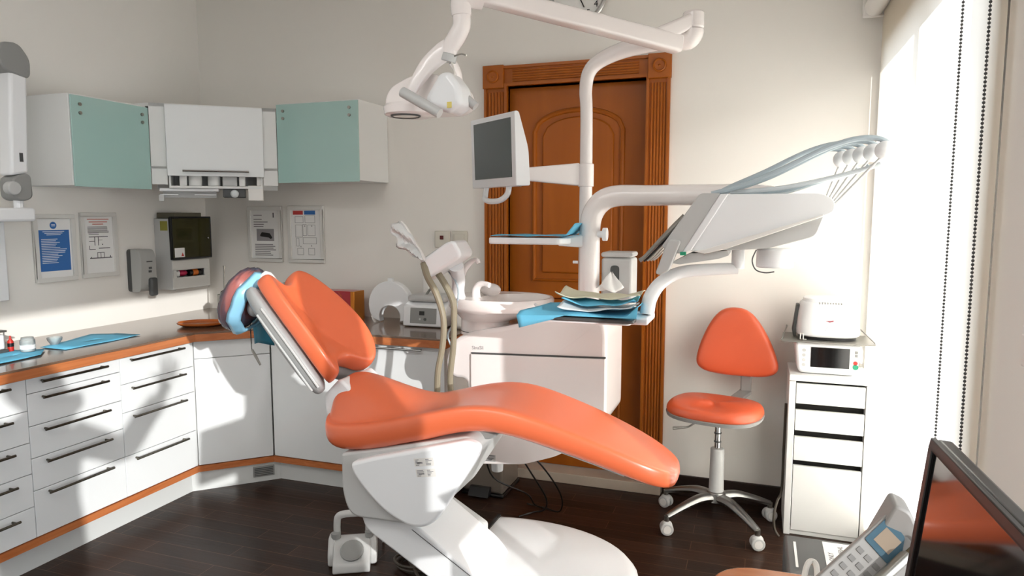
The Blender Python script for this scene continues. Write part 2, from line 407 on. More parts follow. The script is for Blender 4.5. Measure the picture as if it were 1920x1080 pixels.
g = G(); f1 = [(-2.708, 1.2), (-2.708, 2.79), (-2.445, 3.04), (-1.41, 3.04), (-1.41, 3.598), (XL+.002, 3.598), (XL+.002, 1.2)]
wt = thing('worktop', 'brown glossy worktop with wooden edge running round the corner', 'worktop', (-3.05, 2.6, ZT))
part('top_panel', G().prism(f1, 'Z', ZT, .853), 'lam', wt, bevel=.002)
eg = G(); o1 = [(-2.704, 1.2), (-2.704, 2.788), (-2.443, 3.036), (-1.406, 3.036), (-1.406, 3.59)]
i1 = [(-2.712, 1.2), (-2.712, 2.7915), (-2.446, 3.044), (-1.414, 3.044), (-1.414, 3.59)]
for k in range(4):
    a, b, c, e = o1[k], o1[k+1], i1[k+1], i1[k]
    eg.prism([a, b, c, e], 'Z', ZT+.002, .844)
part('edge_strip', eg, 'edge', wt)

pl = thing('plinth', 'white kickboard with wooden strip below the base cabinets', 'plinth', (-2.8, 2.6, 0))
XK = -2.772
k1 = [(XK, 1.2), (XK, 2.79), (-2.447, 3.1), (-1.45, 3.1)]
k2 = [(x-.016, y+.006) if i < 2 else (x, y+.016) for i, (x, y) in enumerate(k1)]
g = G()
for k in range(3): g.prism([k1[k], k1[k+1], k2[k+1], k2[k]], 'Z', 0, .104)
part('kickboard', g, 'kick', pl)
s1 = [(-2.736, 1.2), (-2.736, 2.806), (-2.463, 3.066), (-1.45, 3.066)]; s2 = [(XK-.015, 1.2), (XK-.015, 2.80), (-2.447, 3.115), (-1.45, 3.115)]
g = G()
for k in range(3): g.prism([s1[k], s1[k+1], s2[k+1], s2[k]], 'Z', .1045, .136)
part('wood_strip', g, 'edge', pl)
ka, kb = Vector((XK, 2.79, 0)), Vector((-2.447, 3.1, 0)); mk = frame_mx(ka, kb-ka, (0, 0, 1)); LK = (kb-ka).length
g = G().box(LK-.145, LK-.035, .028, .088, 0, .004, mk)
v = part('vent', g, 'grey', pl, bevel=.001)
g = G()
for k in range(5): g.box(LK-.138, LK-.042, .036+.0095*k, .040+.0095*k, .003, .007, mk)
part('vent_slat', g, 'greyd', v)

# ================================================================ wall cabinets
def knobs(g, pts, mx):
    for a, b in pts: g.cyl(mx @ Vector((a, b, 0)), mx @ Vector((a, b, .008)), .0085, n=12)
    return g
# left, with mint door facing the room
t = thing('wall_cabinet', 'wall cabinet with mint glass door on the left wall', 'cabinet', (-3.2, 2.66, 1.6), 'wall cabinets')
part('carcass', G().box(XL+.002, -3.05, 2.44, 2.88, 1.595, 2.022), 'whitem', t, bevel=.002)
mx = frame_mx((-3.048, 2.445, 1.59), (0, 1, 0), (0, 0, 1))
dd = part('glass_door', G().box(0, .44, 0, .425, 0, .008, mx), 'mint', t, bevel=.001)
part('fixing_stud', knobs(G(), ((.045, .385), (.045, .345), (.4, .385), (.4, .345)), mx @ Matrix.Translation((0, 0, .006))), 'steel', dd)
B0, B1 = Vector((-3.04, 2.888, 0)), Vector((-2.545, 3.285, 0))
ub = (B1-B0).normalized(); mxc = frame_mx(B0, ub, (0, 0, 1)); LB = (B1-B0).length
t = thing('wall_cabinet', 'angled white wall cabinet in the corner with lifted flap and bar handle', 'cabinet', (-3.05, 3.3, 1.6), 'wall cabinets')
nb = Vector((ub.y, -ub.x, 0))
# open niche at the foot: carcass is built from boards
g = G(); zlo, zhi, ZN = 1.618, 2.043, 1.600
pc = [(B0.x, B0.y), (B1.x, B1.y), (-2.547, 3.598), (XL+.002, 3.598), (XL+.002, 2.888)]
g.prism(pc, 'Z', zhi-.018, zhi).box(.09, LB-.09, ZN, ZN+.012, -.19, .0, mxc).prism([(x, y) for x, y in pc], 'Z', 1.70, 1.714).box(.082, .09, ZN, 1.70, -.19, 0, mxc).box(LB-.09, LB-.082, ZN, 1.70, -.19, 0, mxc)
g.box(0, .075, .0, zhi-zlo, -.016, 0, mxc @ Matrix.Translation((0, zlo, 0))).box(LB-.075, LB, 0, zhi-zlo, -.016, 0, mxc @ Matrix.Translation((0, zlo, 0)))
g.box(0, LB, .0-.02, zhi-zlo, -.2, -.19, mxc @ Matrix.Translation((0, zlo, 0)))
part('carcass', g, 'whitem', t)
fl = part('flap', G().box(.078, LB-.072, 1.664, 2.036, .0, .022, mxc), 'white', t, bevel=.0015)
g = G(); zz = 1.69
g.tube([mxc @ Vector((.155, zz, .05)), mxc @ Vector((.485, zz, .05))], .006, n=8, smooth=False)
for a in (.17, .47): g.tube([mxc @ Vector((a, zz, .02)), mxc @ Vector((a, zz, .05))], .005, n=8, smooth=False)
part('handle', g, 'chrome', fl)
t = thing('wall_cabinet', 'wall cabinet with mint glass door on the back wall, white right side', 'cabinet', (-2.28, 3.44, 1.6), 'wall cabinets')
part('carcass', G().box(-2.54, -2.02, 3.292, 3.598, 1.64, 2.068), 'whitem', t, bevel=.002)
mx = frame_mx((-2.54, 3.29, 1.634), (1, 0, 0), (0, 0, 1))
dd = part('glass_door', G().box(0, .52, 0, .428, 0, .008, mx), 'mint', t, bevel=.001)
part('fixing_stud', knobs(G(), ((.045, .392), (.045, .352), (.468, .392), (.468, .352)), mx @ Matrix.Translation((0, 0, .006))), 'steel', dd)
# things kept in the niche under the flap
def dbox(name, label, cat, a0, a1, z0, z1, d0, d1, m, group=None, bev=.003):
    return tag(part(name, G().box(a0, a1, z0, z1, d0, d1, mxc), m, bevel=bev), label, cat, group)
dbox('carton', 'narrow white carton standing at the left end of the niche under the flap', 'box', .13, .165, 1.613, 1.69, -.12, -.02, 'paper')
g = G().cyl(mxc @ Vector((.205, 1.613, -.06)), mxc @ Vector((.205, 1.695, -.06)), .034)
tag(part('paper_roll', g, 'paper', bevel=.004), 'white paper roll left of the dark gap in the niche under the flap', 'roll', 'rolls in the niche')
g = G().cyl(mxc @ Vector((.30, 1.613, -.06)), mxc @ Vector((.30, 1.695, -.06)), .032)
tag(part('paper_roll', g, 'paper', bevel=.004), 'white paper roll right of the dark gap in the niche under the flap', 'roll', 'rolls in the niche')
dbox('carton', 'long grey-white carton in the middle of the niche under the flap', 'box', .345, .42, 1.613, 1.688, -.14, -.02, 'greyl')
dbox('carton', 'white carton beside the grey gap in the niche under the flap', 'box', .43, .462, 1.613, 1.69, -.12, -.015, 'paper')
dbox('carton', 'cream carton at the right end of the niche under the flap', 'box', .522, .549, 1.613, 1.69, -.14, -.012, 'plastw')
# hanging under the corner cabinet
t = thing('rail_holder', 'white holder with two rails hanging at left under the corner cabinet', 'holder', mxc @ Vector((.18, 1.6, -.1)))
part('housing', G().box(.03, .325, 1.583, 1.5995, -.13, -.02, mxc), 'plast', t, bevel=.004)
part('rail', G().box(.03, .12, 1.562, 1.568, -.045, -.03, mxc), 'plast', t, bevel=.002)
part('rail', G().box(.20, .31, 1.562, 1.568, -.045, -.03, mxc), 'plast', t, bevel=.002)
part('back_plate', G().box(.04, .31, 1.55, 1.584, -.09, -.08, mxc), 'greyl', t, bevel=.002)
part('clip', G().box(.025, .05, 1.53, 1.563, -.06, -.03, mxc), 'greyl', t, bevel=.002)
t = thing('under_cabinet_lamp', 'dark bracket with round white spot hanging under the corner cabinet', 'lamp', mxc @ Vector((.4, 1.6, -.1)))
part('bracket', G().box(.345, .46, 1.552, 1.5995, -.12, -.02, mxc), 'greyd', t, bevel=.003)
part('lens', G().ell(mxc @ Vector((.405, 1.572, -.018)), (.022, .022, .022)), 'glove', t)
tag(part('grid_box', G().box(.475, .555, 1.535, 1.6175, -.12, -.003, mxc), 'plastw', bevel=.004), 'small pale box with fine grid hanging at right under the corner cabinet', 'box')
# ================================================================ things on the left and back walls
def picture(name, label, mx, w, h, build):
    """mx: lower left corner of the frame, u right, v up, w out of the wall"""
    t = thing(name, label, 'picture', mx.translation, 'framed notices on the walls')
    b = .022; g = G()
    g.box(0, w, 0, b, 0, .016, mx).box(0, w, h-b, h, 0, .016, mx).box(0, b, b, h-b, 0, .016, mx).box(w-b, w, b, h-b, 0, .016, mx)
    part('frame', g, 'frame', t, bevel=.002)
    sh = part('sheet', G().box(b-.002, w-b+.002, b-.002, h-b+.002, .001, .005, mx), 'paper', t)
    for nm, m, fn in build:
        g = G(); fn(g, mx @ Matrix.Translation((0, 0, .005))); part(nm, g, m, sh)
    return t
def lines(rows, x0, x1, h=.004, jit=.2):
    def fn(g, mx):
        for z in rows:
            rect_on(g, mx, x0, x1-random.random()*jit*(x1-x0), z, z+h)
    return fn
xw = XL+.001
# blue notice
w, h = .222, .34; mA = frame_mx((xw, 2.448, 1.118), (0, 1, 0), (0, 0, 1))
def disc(cx, cz, r):
    return lambda g, mx: g.cyl(mx @ Vector((cx, cz, 0)), mx @ Vector((cx, cz, .0006)), r, n=24)
picture('framed_notice', 'framed blue notice with round blue emblem, leftmost on the left wall', mA, w, h, [
    ('blue_field', 'inkb', lambda g, mx: rect_on(g, mx, .03, w-.03, .055, .262)),
    ('emblem', 'inkb', disc(.108, .285, .018)),
    ('writing', 'inkw', lambda g, mx: [rect_on(g, mx @ Matrix.Translation((0, 0, .0005)), a, b, z, z+.0032) for a, b, z in
        [(.05, .165, .252), (.06, .155, .244), (.07, .145, .236), (.098, .118, .288), (.098, .118, .281)]+[(.04, .04+random.uniform(.07, .14), .214-.0085*k) for k in range(15)]])])
mB = frame_mx((xw, 2.702, 1.122), (0, 1, 0), (0, 0, 1))
def plan(g, mx):
    for a, b, c, e in ((.05, .165, .215, .219), (.05, .085, .192, .195), (.082, .086, .17, .217), (.104, .108, .17, .217), (.05, .086, .147, .151), (.05, .053, .147, .17), (.106, .175, .153, .157), (.126, .132, .172, .178),
                       (.05, .185, .10, .105), (.095, .098, .10, .13), (.115, .118, .10, .13), (.135, .138, .10, .13), (.095, .138, .13, .133), (.055, .06, .10, .11), (.172, .177, .10, .114), (.107, .13, .198, .2)):
        rect_on(g, mx, a, b, c, e)
picture('framed_notice', 'framed floor plan under pink heading, between blue notice and soap dispenser', mB, .218, .346, [
    ('heading', 'inkp', lambda g, mx: [rect_on(g, mx, a, b, z, z+.005) for a, b, z in ((.045, .175, .308), (.055, .165, .294), (.075, .14, .282))]),
    ('writing', 'inkl', lines([.268-.0062*k for k in range(6)], .045, .175, .004, .1)), ('writing', 'ink', lines([.228, .236], .05, .12, .003)),
    ('floor_plan', 'ink', plan)])
mCx = frame_mx((-3.018, YB-.001, 1.165), (1, 0, 0), (0, 0, 1))
def photo(g, mx): g.prism(rpoly([(.085, .165), (.10, .185), (.16, .178), (.178, .15), (.165, .142), (.15, .152), (.09, .158)], .004), 'Z', .0004, .001, mx)
picture('framed_notice', 'framed sheet with a dark machine photo between text, left of the coloured chart', mCx, .252, .343, [
    ('writing', 'ink', lines([.288, .262, .246, .232, .218], .04, .15, .004, .5)), ('writing', 'inkl', lines([.105-.011*k for k in range(7)], .045, .205, .006, .3)),
    ('photo', 'inkl', lambda g, mx: rect_on(g, mx, .06, .19, .13, .205, .0003)), ('photo', 'black', photo), ('mark', 'ink', lambda g, mx: rect_on(g, mx, .185, .193, .275, .305))])
mDx = frame_mx((-2.718, YB-.001, 1.165), (1, 0, 0), (0, 0, 1))
def boxes(g, mx):
    def fr(a, b, c, e, q=.0022): rect_on(g, mx, a, b, c, c+q); rect_on(g, mx, a, b, e-q, e); rect_on(g, mx, a, a+q, c, e); rect_on(g, mx, b-q, b, c, e)
    for r in ((.048, .108, .243, .283), (.12, .192, .243, .288), (.05, .10, .155, .232), (.103, .13, .165, .235), (.138, .192, .165, .232), (.102, .2, .115, .155), (.06, .105, .048, .09), (.14, .185, .048, .09), (.055, .075, .1, .15)): fr(*r)
    for a, b in ((.16, .1), (.083, .095), (.115, .22), (.165, .22)): rect_on(g, mx, a, a+.006, b, b+.008)
picture('framed_notice', 'framed flow chart with red and blue headers, rightmost on the back wall', mDx, .255, .346, [
    ('red_header', 'inkr', lambda g, mx: rect_on(g, mx, .035, .107, .293, .317)), ('blue_header', 'inkb', lambda g, mx: rect_on(g, mx, .116, .195, .293, .317)),
    ('chart', 'inkl', boxes)])

# soap dispenser
t = thing('soap_dispenser', 'grey plastic soap dispenser mounted left of the fuse box', 'dispenser', (XL, 3.04, 1.0))
part('back_plate', G().prism(rpoly([(2.985, 1.02), (3.09, 1.02), (3.09, 1.262), (2.985, 1.262)], .02), 'X', XL, XL+.03), 'greyd', t)
prof = rpoly([(XL+.028, 1.02), (-3.272, 1.02), (-3.262, 1.06), (-3.252, 1.2), (-3.27, 1.262), (XL+.028, 1.262)], [.004, .02, .03, .05, .04, .004])
part('cover', G().prism(prof, 'Y', 2.985, 3.092), 'soap', t, bevel=.014, seg=3)
part('push_lever', G().box(-3.268, -3.238, 3.035, 3.085, .995, 1.10), 'greyd', t, bevel=.012, seg=3)
g = G()
rect_on(g, frame_mx((-3.2505, 3.02, 1.19), (0, 1, 0), (0, 0, 1)), 0, .04, 0, .006); rect_on(g, frame_mx((-3.2525, 3.035, 1.15), (0, 1, 0), (0, 0, 1)), 0, .022, 0, .012); rect_on(g, frame_mx((-3.2555, 3.035, 1.13), (0, 1, 0), (0, 0, 1)), 0, .022, 0, .012)
part('printed_marks', g, 'greyd', t)

# fuse box with smoked door
t = thing('fuse_box', 'grey-white box with smoked brown door beside the soap dispenser', 'box', (XL, 3.33, 1.0))
fx = -3.235
g = G(); g.box(XL+.001, fx, 3.185, 3.2, 1.015, 1.435).box(XL+.001, fx, 3.465, 3.48, 1.015, 1.435).box(XL+.001, XL+.015, 3.2, 3.465, 1.015, 1.435).box(XL+.015, fx, 3.2, 3.465, 1.425, 1.435).box(XL+.015, fx, 3.2, 3.465, 1.015, 1.025).box(XL+.015, fx-.01, 3.2, 3.465, 1.185, 1.195)
part('housing', g, 'greyl', t, bevel=.003)
g = G(); fz0, fz1 = 1.018, 1.188
g.box(fx-.008, fx+.004, 3.187, 3.478, fz0, 1.085).box(fx-.008, fx+.004, 3.187, 3.478, 1.13, fz1).box(fx-.008, fx+.004, 3.187, 3.215, 1.085, 1.13).box(fx-.008, fx+.004, 3.437, 3.478, 1.085, 1.13)
part('front_panel', g, 'frame', t, bevel=.002)
df = part('smoked_door', G().box(fx+.004, fx+.02, 3.175, 3.482, 1.195, 1.445), 'smoke', t, bevel=.006)
part('lock', G().ell((fx+.022, 3.455, 1.315), (.006, .006, .006)), 'chrome', df)
g = G(); fw = .008
for a, b, c, e in ((3.173, 3.484, 1.193, 1.203), (3.173, 3.484, 1.437, 1.447), (3.173, 3.181, 1.203, 1.437), (3.476, 3.484, 1.203, 1.437)): g.box(fx+.002, fx+.022, a, b, c, e)
part('door_rim', g, 'black', df, bevel=.002)
part('warning_sheet', G().box(fx+.0205, fx+.0215, 3.19, 3.265, 1.207, 1.262), 'paper', df)
g = G(); g.prism([(3.238, 1.213), (3.258, 1.213), (3.248, 1.235)], 'X', fx+.0215, fx+.022)
part('printed_triangle', g, 'red', df)
part('red_sheet', G().box(fx+.0, fx+.001, 3.345, 3.39, 1.305, 1.37), 'red', t)
part('side_label', G().prism([(fx-.075, 1.365), (fx-.02, 1.365), (fx-.02, 1.42), (fx-.075, 1.42)], 'Y', 3.1842, 3.185), 'olive', t)
g = G()
for k in range(6): g.box(XL+.016, fx-.02, 3.21+.042*k, 3.246+.042*k, 1.24, 1.40)
part('breaker', g, 'card', t, bevel=.003)
tag(part('bundle', G().box(fx-.075, fx-.012, 3.22, 3.26, 1.0855, 1.125), 'paper', bevel=.01), 'crumpled white wad at left in the slot of the fuse box', 'rag')
tag(part('pouch', G().ell((fx-.04, 3.29, 1.108), (.03, .04, .02)), mat('magenta_pouch', (190, 40, 80), .5)), 'magenta pouch in the slot of the fuse box', 'pouch')
g = G().cyl((fx-.03, 3.335, 1.106), (fx-.03, 3.43, 1.106), .0195)
rl = tag(part('small_bottle', g, 'black', bevel=.003), 'black bottle with orange band lying in the slot of the fuse box', 'bottle')
part('orange_band', G().cyl((fx-.03, 3.36, 1.106), (fx-.03, 3.40, 1.106), .0202), mat('orange_band', (226, 120, 40), .5), rl)
tag(part('flat_box', G().box(XL+.01, fx+.02, 3.2, 3.41, 1.437, 1.47), 'card', bevel=.003), 'flat dark cardboard box lying on top of the fuse box', 'box')

# wall plates
t = thing('wall_plate', 'square wall plate with a small dark-red indicator, left of the blank switch', 'switch', (-1.68, YB, 1.318), 'wall plates beside the door')
part('plate', G().box(-1.727, -1.632, YB-.012, YB-.001, 1.27, 1.366), 'plate', t, bevel=.006)
part('indicator', G().box(-1.693, -1.671, YB-.014, YB-.011, 1.318, 1.34), mat('dark_red_lens', (90, 16, 14), .3), t, bevel=.001)
t = thing('wall_switch', 'blank white light switch nearest the door casing', 'switch', (-1.57, YB, 1.318), 'wall plates beside the door')
part('plate', G().box(-1.62, -1.526, YB-.011, YB-.001, 1.271, 1.367), 'plate', t, bevel=.006)
part('rocker', G().box(-1.604, -1.542, YB-.016, YB-.010, 1.287, 1.351), 'plate', t, bevel=.003)
t = thing('wall_switch', 'white switch plate on the grey pier at the right picture edge', 'switch', (XR, 1.6, 1.19))
part('plate', G().box(XR-.012, XR-.0005, 1.56, 1.64, 1.15, 1.235), 'plastw', t, bevel=.005)
part('rocker', G().box(XR-.017, XR-.011, 1.575, 1.625, 1.167, 1.218), 'plastw', t, bevel=.003)

tag(part('wall_trunking', G().box(-1.80, -1.765, YB-.022, YB, .856, 1.2), 'plastw', bevel=.003), 'white vertical cable trunking on the back wall behind the hoses', 'trunking')
# clock
t = thing('wall_clock', 'round white wall clock with black numerals cut by the picture top', 'clock', (-.9, YB, 2.572))
mr = Matrix(((1, 0, 0), (0, 0, -1), (0, 1, 0)))
part('dial', G().lathe([(.001, 0), (.132, 0), (.132, .02), (.001, .02)], (-.9, YB-.001, 2.572), mr, 48), 'paper', t)
part('rim', G().tube([(-.9+.14*math.cos(a*PI/24), YB-.022, 2.572+.14*math.sin(a*PI/24)) for a in range(48)], .013, n=10, smooth=False, closed=True), 'chrome', t)
g = G()
for k in range(1, 13):
    a = PI/2-k*PI/6; s = .045
    text_into(g, str(k), s, frame_mx((-.9+.108*math.cos(a), YB-.0225, 2.572+.108*math.sin(a)-s*.34), (1, 0, 0), (0, 0, 1)))
part('numeral', g, 'black', t)
def hand(ang, l, w):
    a = math.radians(90-ang); e = Vector((math.cos(a), 0, math.sin(a))); n = Vector((-e.z, 0, e.x))*w; c = Vector((-.9, YB-.024, 2.572))
    g = G(); p = [c-e*.02+n, c-e*.02-n, c+e*l-n*.6, c+e*l+n*.6]; g.rings([[q for q in p], [q+Vector((0, -.002, 0)) for q in p]]); return g
part('hour_hand', hand(154, .075, .004), 'black', t)
part('minute_hand', hand(20, .10, .003), 'black', t)

# X-ray arm folded at the left wall
t = thing('xray_arm', 'folded white and grey jointed arm on a bracket at the left picture edge', 'arm', (-3.2, 2.26, 1.4))
ya = 2.266
part('bracket', G().box(XL, -3.15, 2.05, 2.325, 1.425, 1.487), 'plast', t, bevel=.012, seg=3)
part('wall_plate', G().box(XL+.001, XL+.03, 2.05, 2.3, 1.05, 1.425), 'plast', t, bevel=.006)
g = G().tube([(-3.2, ya+.015, 1.48), (-3.2, ya+.015, 1.54)], .02, smooth=False)
part('spigot', g, 'plast', t)
part('lower_joint', G().prism(rpoly([(ya-.035, 1.625), (ya+.055, 1.65), (ya+.06, 1.53), (ya+.01, 1.515), (ya-.03, 1.53)], .035), 'X', -3.25, -3.16), 'grey', t, bevel=.008)
part('joint_cap', G().cyl((-3.19, ya-.03, 1.575), (-3.15, ya-.03, 1.575), .03), 'greyl', t, bevel=.004)
part('arm_tube', G().prism([(ya-.035, 1.63), (ya+.05, 1.645), (ya+.075, 2.10), (ya-.005, 2.10)], 'X', -3.245, -3.165), 'plast', t, bevel=.014, seg=3)
part('button_panel', G().box(-3.1655, -3.163, ya+.01, ya+.026, 1.695, 1.735), 'greyd', t)
part('upper_joint', G().prism(rpoly([(ya-.03, 2.09), (ya+.085, 2.07), (ya+.09, 2.16), (ya+.04, 2.225), (ya-.04, 2.215), (ya-.06, 2.14)], .03), 'X', -3.25, -3.16), 'grey', t, bevel=.008)
part('folded_arm', G().tube([(-3.21, ya-.02, 2.17), (-3.22, ya-.25, 2.15)], .045, n=14, smooth=False), 'plast', t)

# ================================================================ on the left worktop
ZW = .853
def sheet(name, pts, label, m, cat, zoff=.0015, wav=.003):
    g = G(); z = ZW+zoff
    n = len(pts); c = Vector((sum(p[0] for p in pts)/n, sum(p[1] for p in pts)/n))
    rr = []
    for f in (1, .66, .33, .02):
        row = []
        for i in range(n):
            a = Vector(pts[i]); b = Vector(pts[(i+1) % n])
            for k in range(4):
                q = c+(a.lerp(b, k/4)-c)*f; row.append(Vector((q.x, q.y, z+wav*abs(math.sin(9*q.x+13*q.y+3*f)))))
        rr.append(row)
    g.rings(rr, caps=False); return tag(part(name, g, m, solid=.0012), label, cat)
sheet('paper_sheet', [(-3.05, 2.225), (-3.153, 2.57), (-3.061, 2.636), (-2.905, 2.637), (-2.89, 2.424), (-2.9, 2.23)], 'blue paper sheet spread behind the white jar on the left worktop', 'blue', 'paper')
sheet('paper_sheet', [(-3.02, 1.9), (-3.1, 2.145), (-3.03, 2.15), (-2.985, 2.2), (-2.877, 2.10), (-2.85, 1.82)], 'blue paper sheet at the left picture edge, under the white jar', 'blue', 'paper', .004)
t = thing('jar', 'small clear glass jar with white filling on the blue sheet', 'jar', (-2.995, 2.13, ZW+.008))
part('glass_body', G().lathe([(.001, 0), (.026, 0), (.029, .006), (.029, .05), (.024, .056), (.024, .062)], (-2.995, 2.13, ZW+.008)), 'jar', t)
part('label_band', G().lathe([(.0295, .012), (.0295, .03)], (-2.995, 2.13, ZW+.008)), 'paper', t)
part('filling', G().lathe([(.001, .003), (.025, .003), (.025, .034), (.001, .036)], (-2.995, 2.13, ZW+.008)), 'paper', t)
t = thing('jar', 'low clear dish behind the white jar on the blue sheet', 'dish', (-3.055, 2.30, ZW+.004))
part('glass_bowl', G().lathe([(.001, 0), (.016, 0), (.03, .022), (.032, .034), (.029, .034), (.027, .022), (.014, .004)], (-3.055, 2.30, ZW+.004)), 'jar', t)
t = thing('tabletop_device', 'white and metal tabletop device with red bottle at left picture edge', 'device', (-3.11, 2.05, ZW))
part('body', G().box(-3.15, -3.07, 2.0, 2.085, ZW+.02, ZW+.085), 'plast', t, bevel=.006)
part('foot', G().box(-3.16, -3.06, 1.99, 2.095, ZW+.001, ZW+.02), 'greyd', t, bevel=.004)
part('lid', G().box(-3.155, -3.065, 1.98, 2.095, ZW+.095, ZW+.103), 'steel', t, bevel=.002)
part('post', G().cyl((-3.08, 2.09, ZW+.02), (-3.08, 2.09, ZW+.1), .003, n=8), 'steel', t)
t = thing('dropper_bottle', 'small red bottle with dark band standing beside the white device', 'bottle', (-3.075, 2.112, ZW+.005))
part('bottle_body', G().lathe([(.001, 0), (.011, 0), (.012, .01), (.012, .045), (.005, .055), (.004, .068), (.001, .07)], (-3.075, 2.112, ZW+.005), n=14), 'red', t)
part('dark_band', G().lathe([(.0125, .022), (.0125, .038)], (-3.075, 2.112, ZW+.005), n=14), 'black', t)
t = thing('basin', 'shallow orange oval dish on the corner of the worktop', 'dish', (-2.845, 2.985, ZW))
sc = Matrix(((1, 0, 0), (0, .72, 0), (0, 0, 1))); rz = Matrix.Rotation(math.radians(25), 3, 'Z')
part('dish_body', G().lathe([(.001, .002), (.10, .002), (.125, .014), (.13, .024), (.124, .024), (.115, .014), (.001, .01)], (-2.845, 2.985, ZW), rz @ sc, 40), 'dish', t)
px, py = -2.875, 3.20
t = thing('pump_bottle', 'amber bottle with tall chrome pump standing in the worktop corner', 'bottle', (px, py, ZW))
part('bottle_body', G().lathe([(.001, 0), (.03, 0), (.033, .01), (.033, .075), (.02, .1), (.014, .105), (.001, .105)], (px, py, ZW)), 'amber', t)
part('collar', G().lathe([(.012, .10), (.02, .10), (.022, .12), (.016, .135), (.024, .145), (.022, .165), (.008, .175), (.001, .176)], (px, py, ZW)), 'chrome', t)
part('pump_stem', G().tube([(px, py, ZW+.17), (px+.003, py, ZW+.25), (px+.006, py-.001, ZW+.31)], .004, n=8), 'steel', t)
part('nozzle', G().tube([(px+.006, py, ZW+.305), (px+.006, py, ZW+.315)], .007, n=8), 'steel', t)
part('side_spout', G().box(px-.045, px-.018, py-.01, py+.01, ZW+.085, ZW+.15), 'steel', t, bevel=.004)

# ================================================================ on the back worktop
t = thing('gift_box', 'red and gold patterned box standing behind the chair back', 'box', (-2.28, 3.45, ZW))
part('box_body', G().box(-2.43, -2.165, 3.40, 3.5, ZW, ZW+.17), 'maroon', t, bevel=.003)
part('gold_edge', G().box(-2.166, -2.14, 3.395, 3.505, ZW, ZW+.17), 'gold', t, bevel=.003)
g = G(); random.seed(7)
for k in range(16):
    x, z = random.uniform(-2.42, -2.2), ZW+random.uniform(.03, .15)
    a = random.uniform(0, PI); g.tube([(x, 3.399, z), (x+.03*math.cos(a), 3.399, z+.03*math.sin(a)), (x+.05*math.cos(a+.8), 3.399, z+.05*math.sin(a+.8))], .0012, n=5, k=3)
part('gold_pattern', g, 'gold', t)
part('silver_motif', G().prism(rpoly([(-2.33, ZW+.05), (-2.28, ZW+.04), (-2.25, ZW+.08), (-2.29, ZW+.12), (-2.33, ZW+.1)], .015), 'Y', 3.397, 3.401), 'greyl', t)
hx, hy = -1.935, 3.45
out = [(hx+.135*math.cos(a)*1.0, ZW+.125+.125*math.sin(a)) for a in [PI*k/24 for k in range(25)]]
outer = [(hx+.133, ZW)]+out+[(hx-.133, ZW)]
inner = [(hx-.072, ZW)]+[(hx-.072*math.cos(PI*k/16), ZW+.05+.06*math.sin(PI*k/16)) for k in range(17)]+[(hx+.072, ZW)]
t = thing('horseshoe_stand', 'white horseshoe-shaped stand on the back worktop', 'stand', (hx, hy, ZW))
g = G()
n = 40
def op(k):
    tt = math.radians(-38)+k/n*math.radians(256); return Vector((hx-.133*math.cos(tt), 0, max(ZW, ZW+.10+.133*math.sin(tt))))
def ip(k):
    tt = math.radians(-25)+k/n*math.radians(230); return Vector((hx-.066*math.cos(tt), 0, max(ZW, ZW+.03+.066*math.sin(tt))))
rr = []
for k in range(n+1):
    o, i = op(k), ip(k); rr.append([Vector((o.x, hy-.022, o.z)), Vector((i.x, hy-.022, i.z)), Vector((i.x, hy+.03, i.z)), Vector((o.x, hy+.03, o.z))])
part('arch', g.rings(rr), 'plast', t, bevel=.008, seg=3)
part('top_knob', G().box(hx-.014, hx+.014, hy-.012, hy+.012, ZW+.23, ZW+.25), 'plast', t, bevel=.003)
t = thing('mixer_device', 'white tabletop device with grey control panel beside the horseshoe stand', 'device', (-1.69, 3.4, ZW))
x0, x1 = -1.80, -1.545
part('case', G().prism(rpoly([(3.33, ZW+.004), (3.55, ZW+.004), (3.55, ZW+.15), (3.45, ZW+.155), (3.345, ZW+.115)], .012), 'X', x0, x1), 'plast', t, bevel=.012, seg=3)
mxp = frame_mx((x0, 3.329, ZW), (1, 0, 0), (0, .12, .99))
pn = part('control_panel', G().box(.045, .20, .022, .105, .0, .003, mxp), 'grey', t, bevel=.002)
part('display', G().box(.10, .13, .066, .088, .003, .0045, mxp), 'black', pn)
part('button', G().cyl(mxp @ Vector((.135, .045, .003)), mxp @ Vector((.135, .045, .006)), .008, n=12), 'greyd', pn)
part('button', G().cyl(mxp @ Vector((.105, .045, .003)), mxp @ Vector((.105, .045, .006)), .006, n=12), 'greyl', pn)
part('lid', G().box(x0+.015, x1-.015, 3.36, 3.53, ZW+.135, ZW+.17), 'greyl', t, bevel=.014, seg=3)
part('clamp', G().tube([(-1.70, 3.42, ZW+.165), (-1.67, 3.42, ZW+.2), (-1.64, 3.42, ZW+.165)], .007, n=8), 'steel', t)
tag(part('rag', G().ell((-1.475, 3.36, ZW+.04), (.04, .05, .042), e=.8), 'paper'), 'white crumpled cloth on the worktop end behind the hoses', 'cloth')
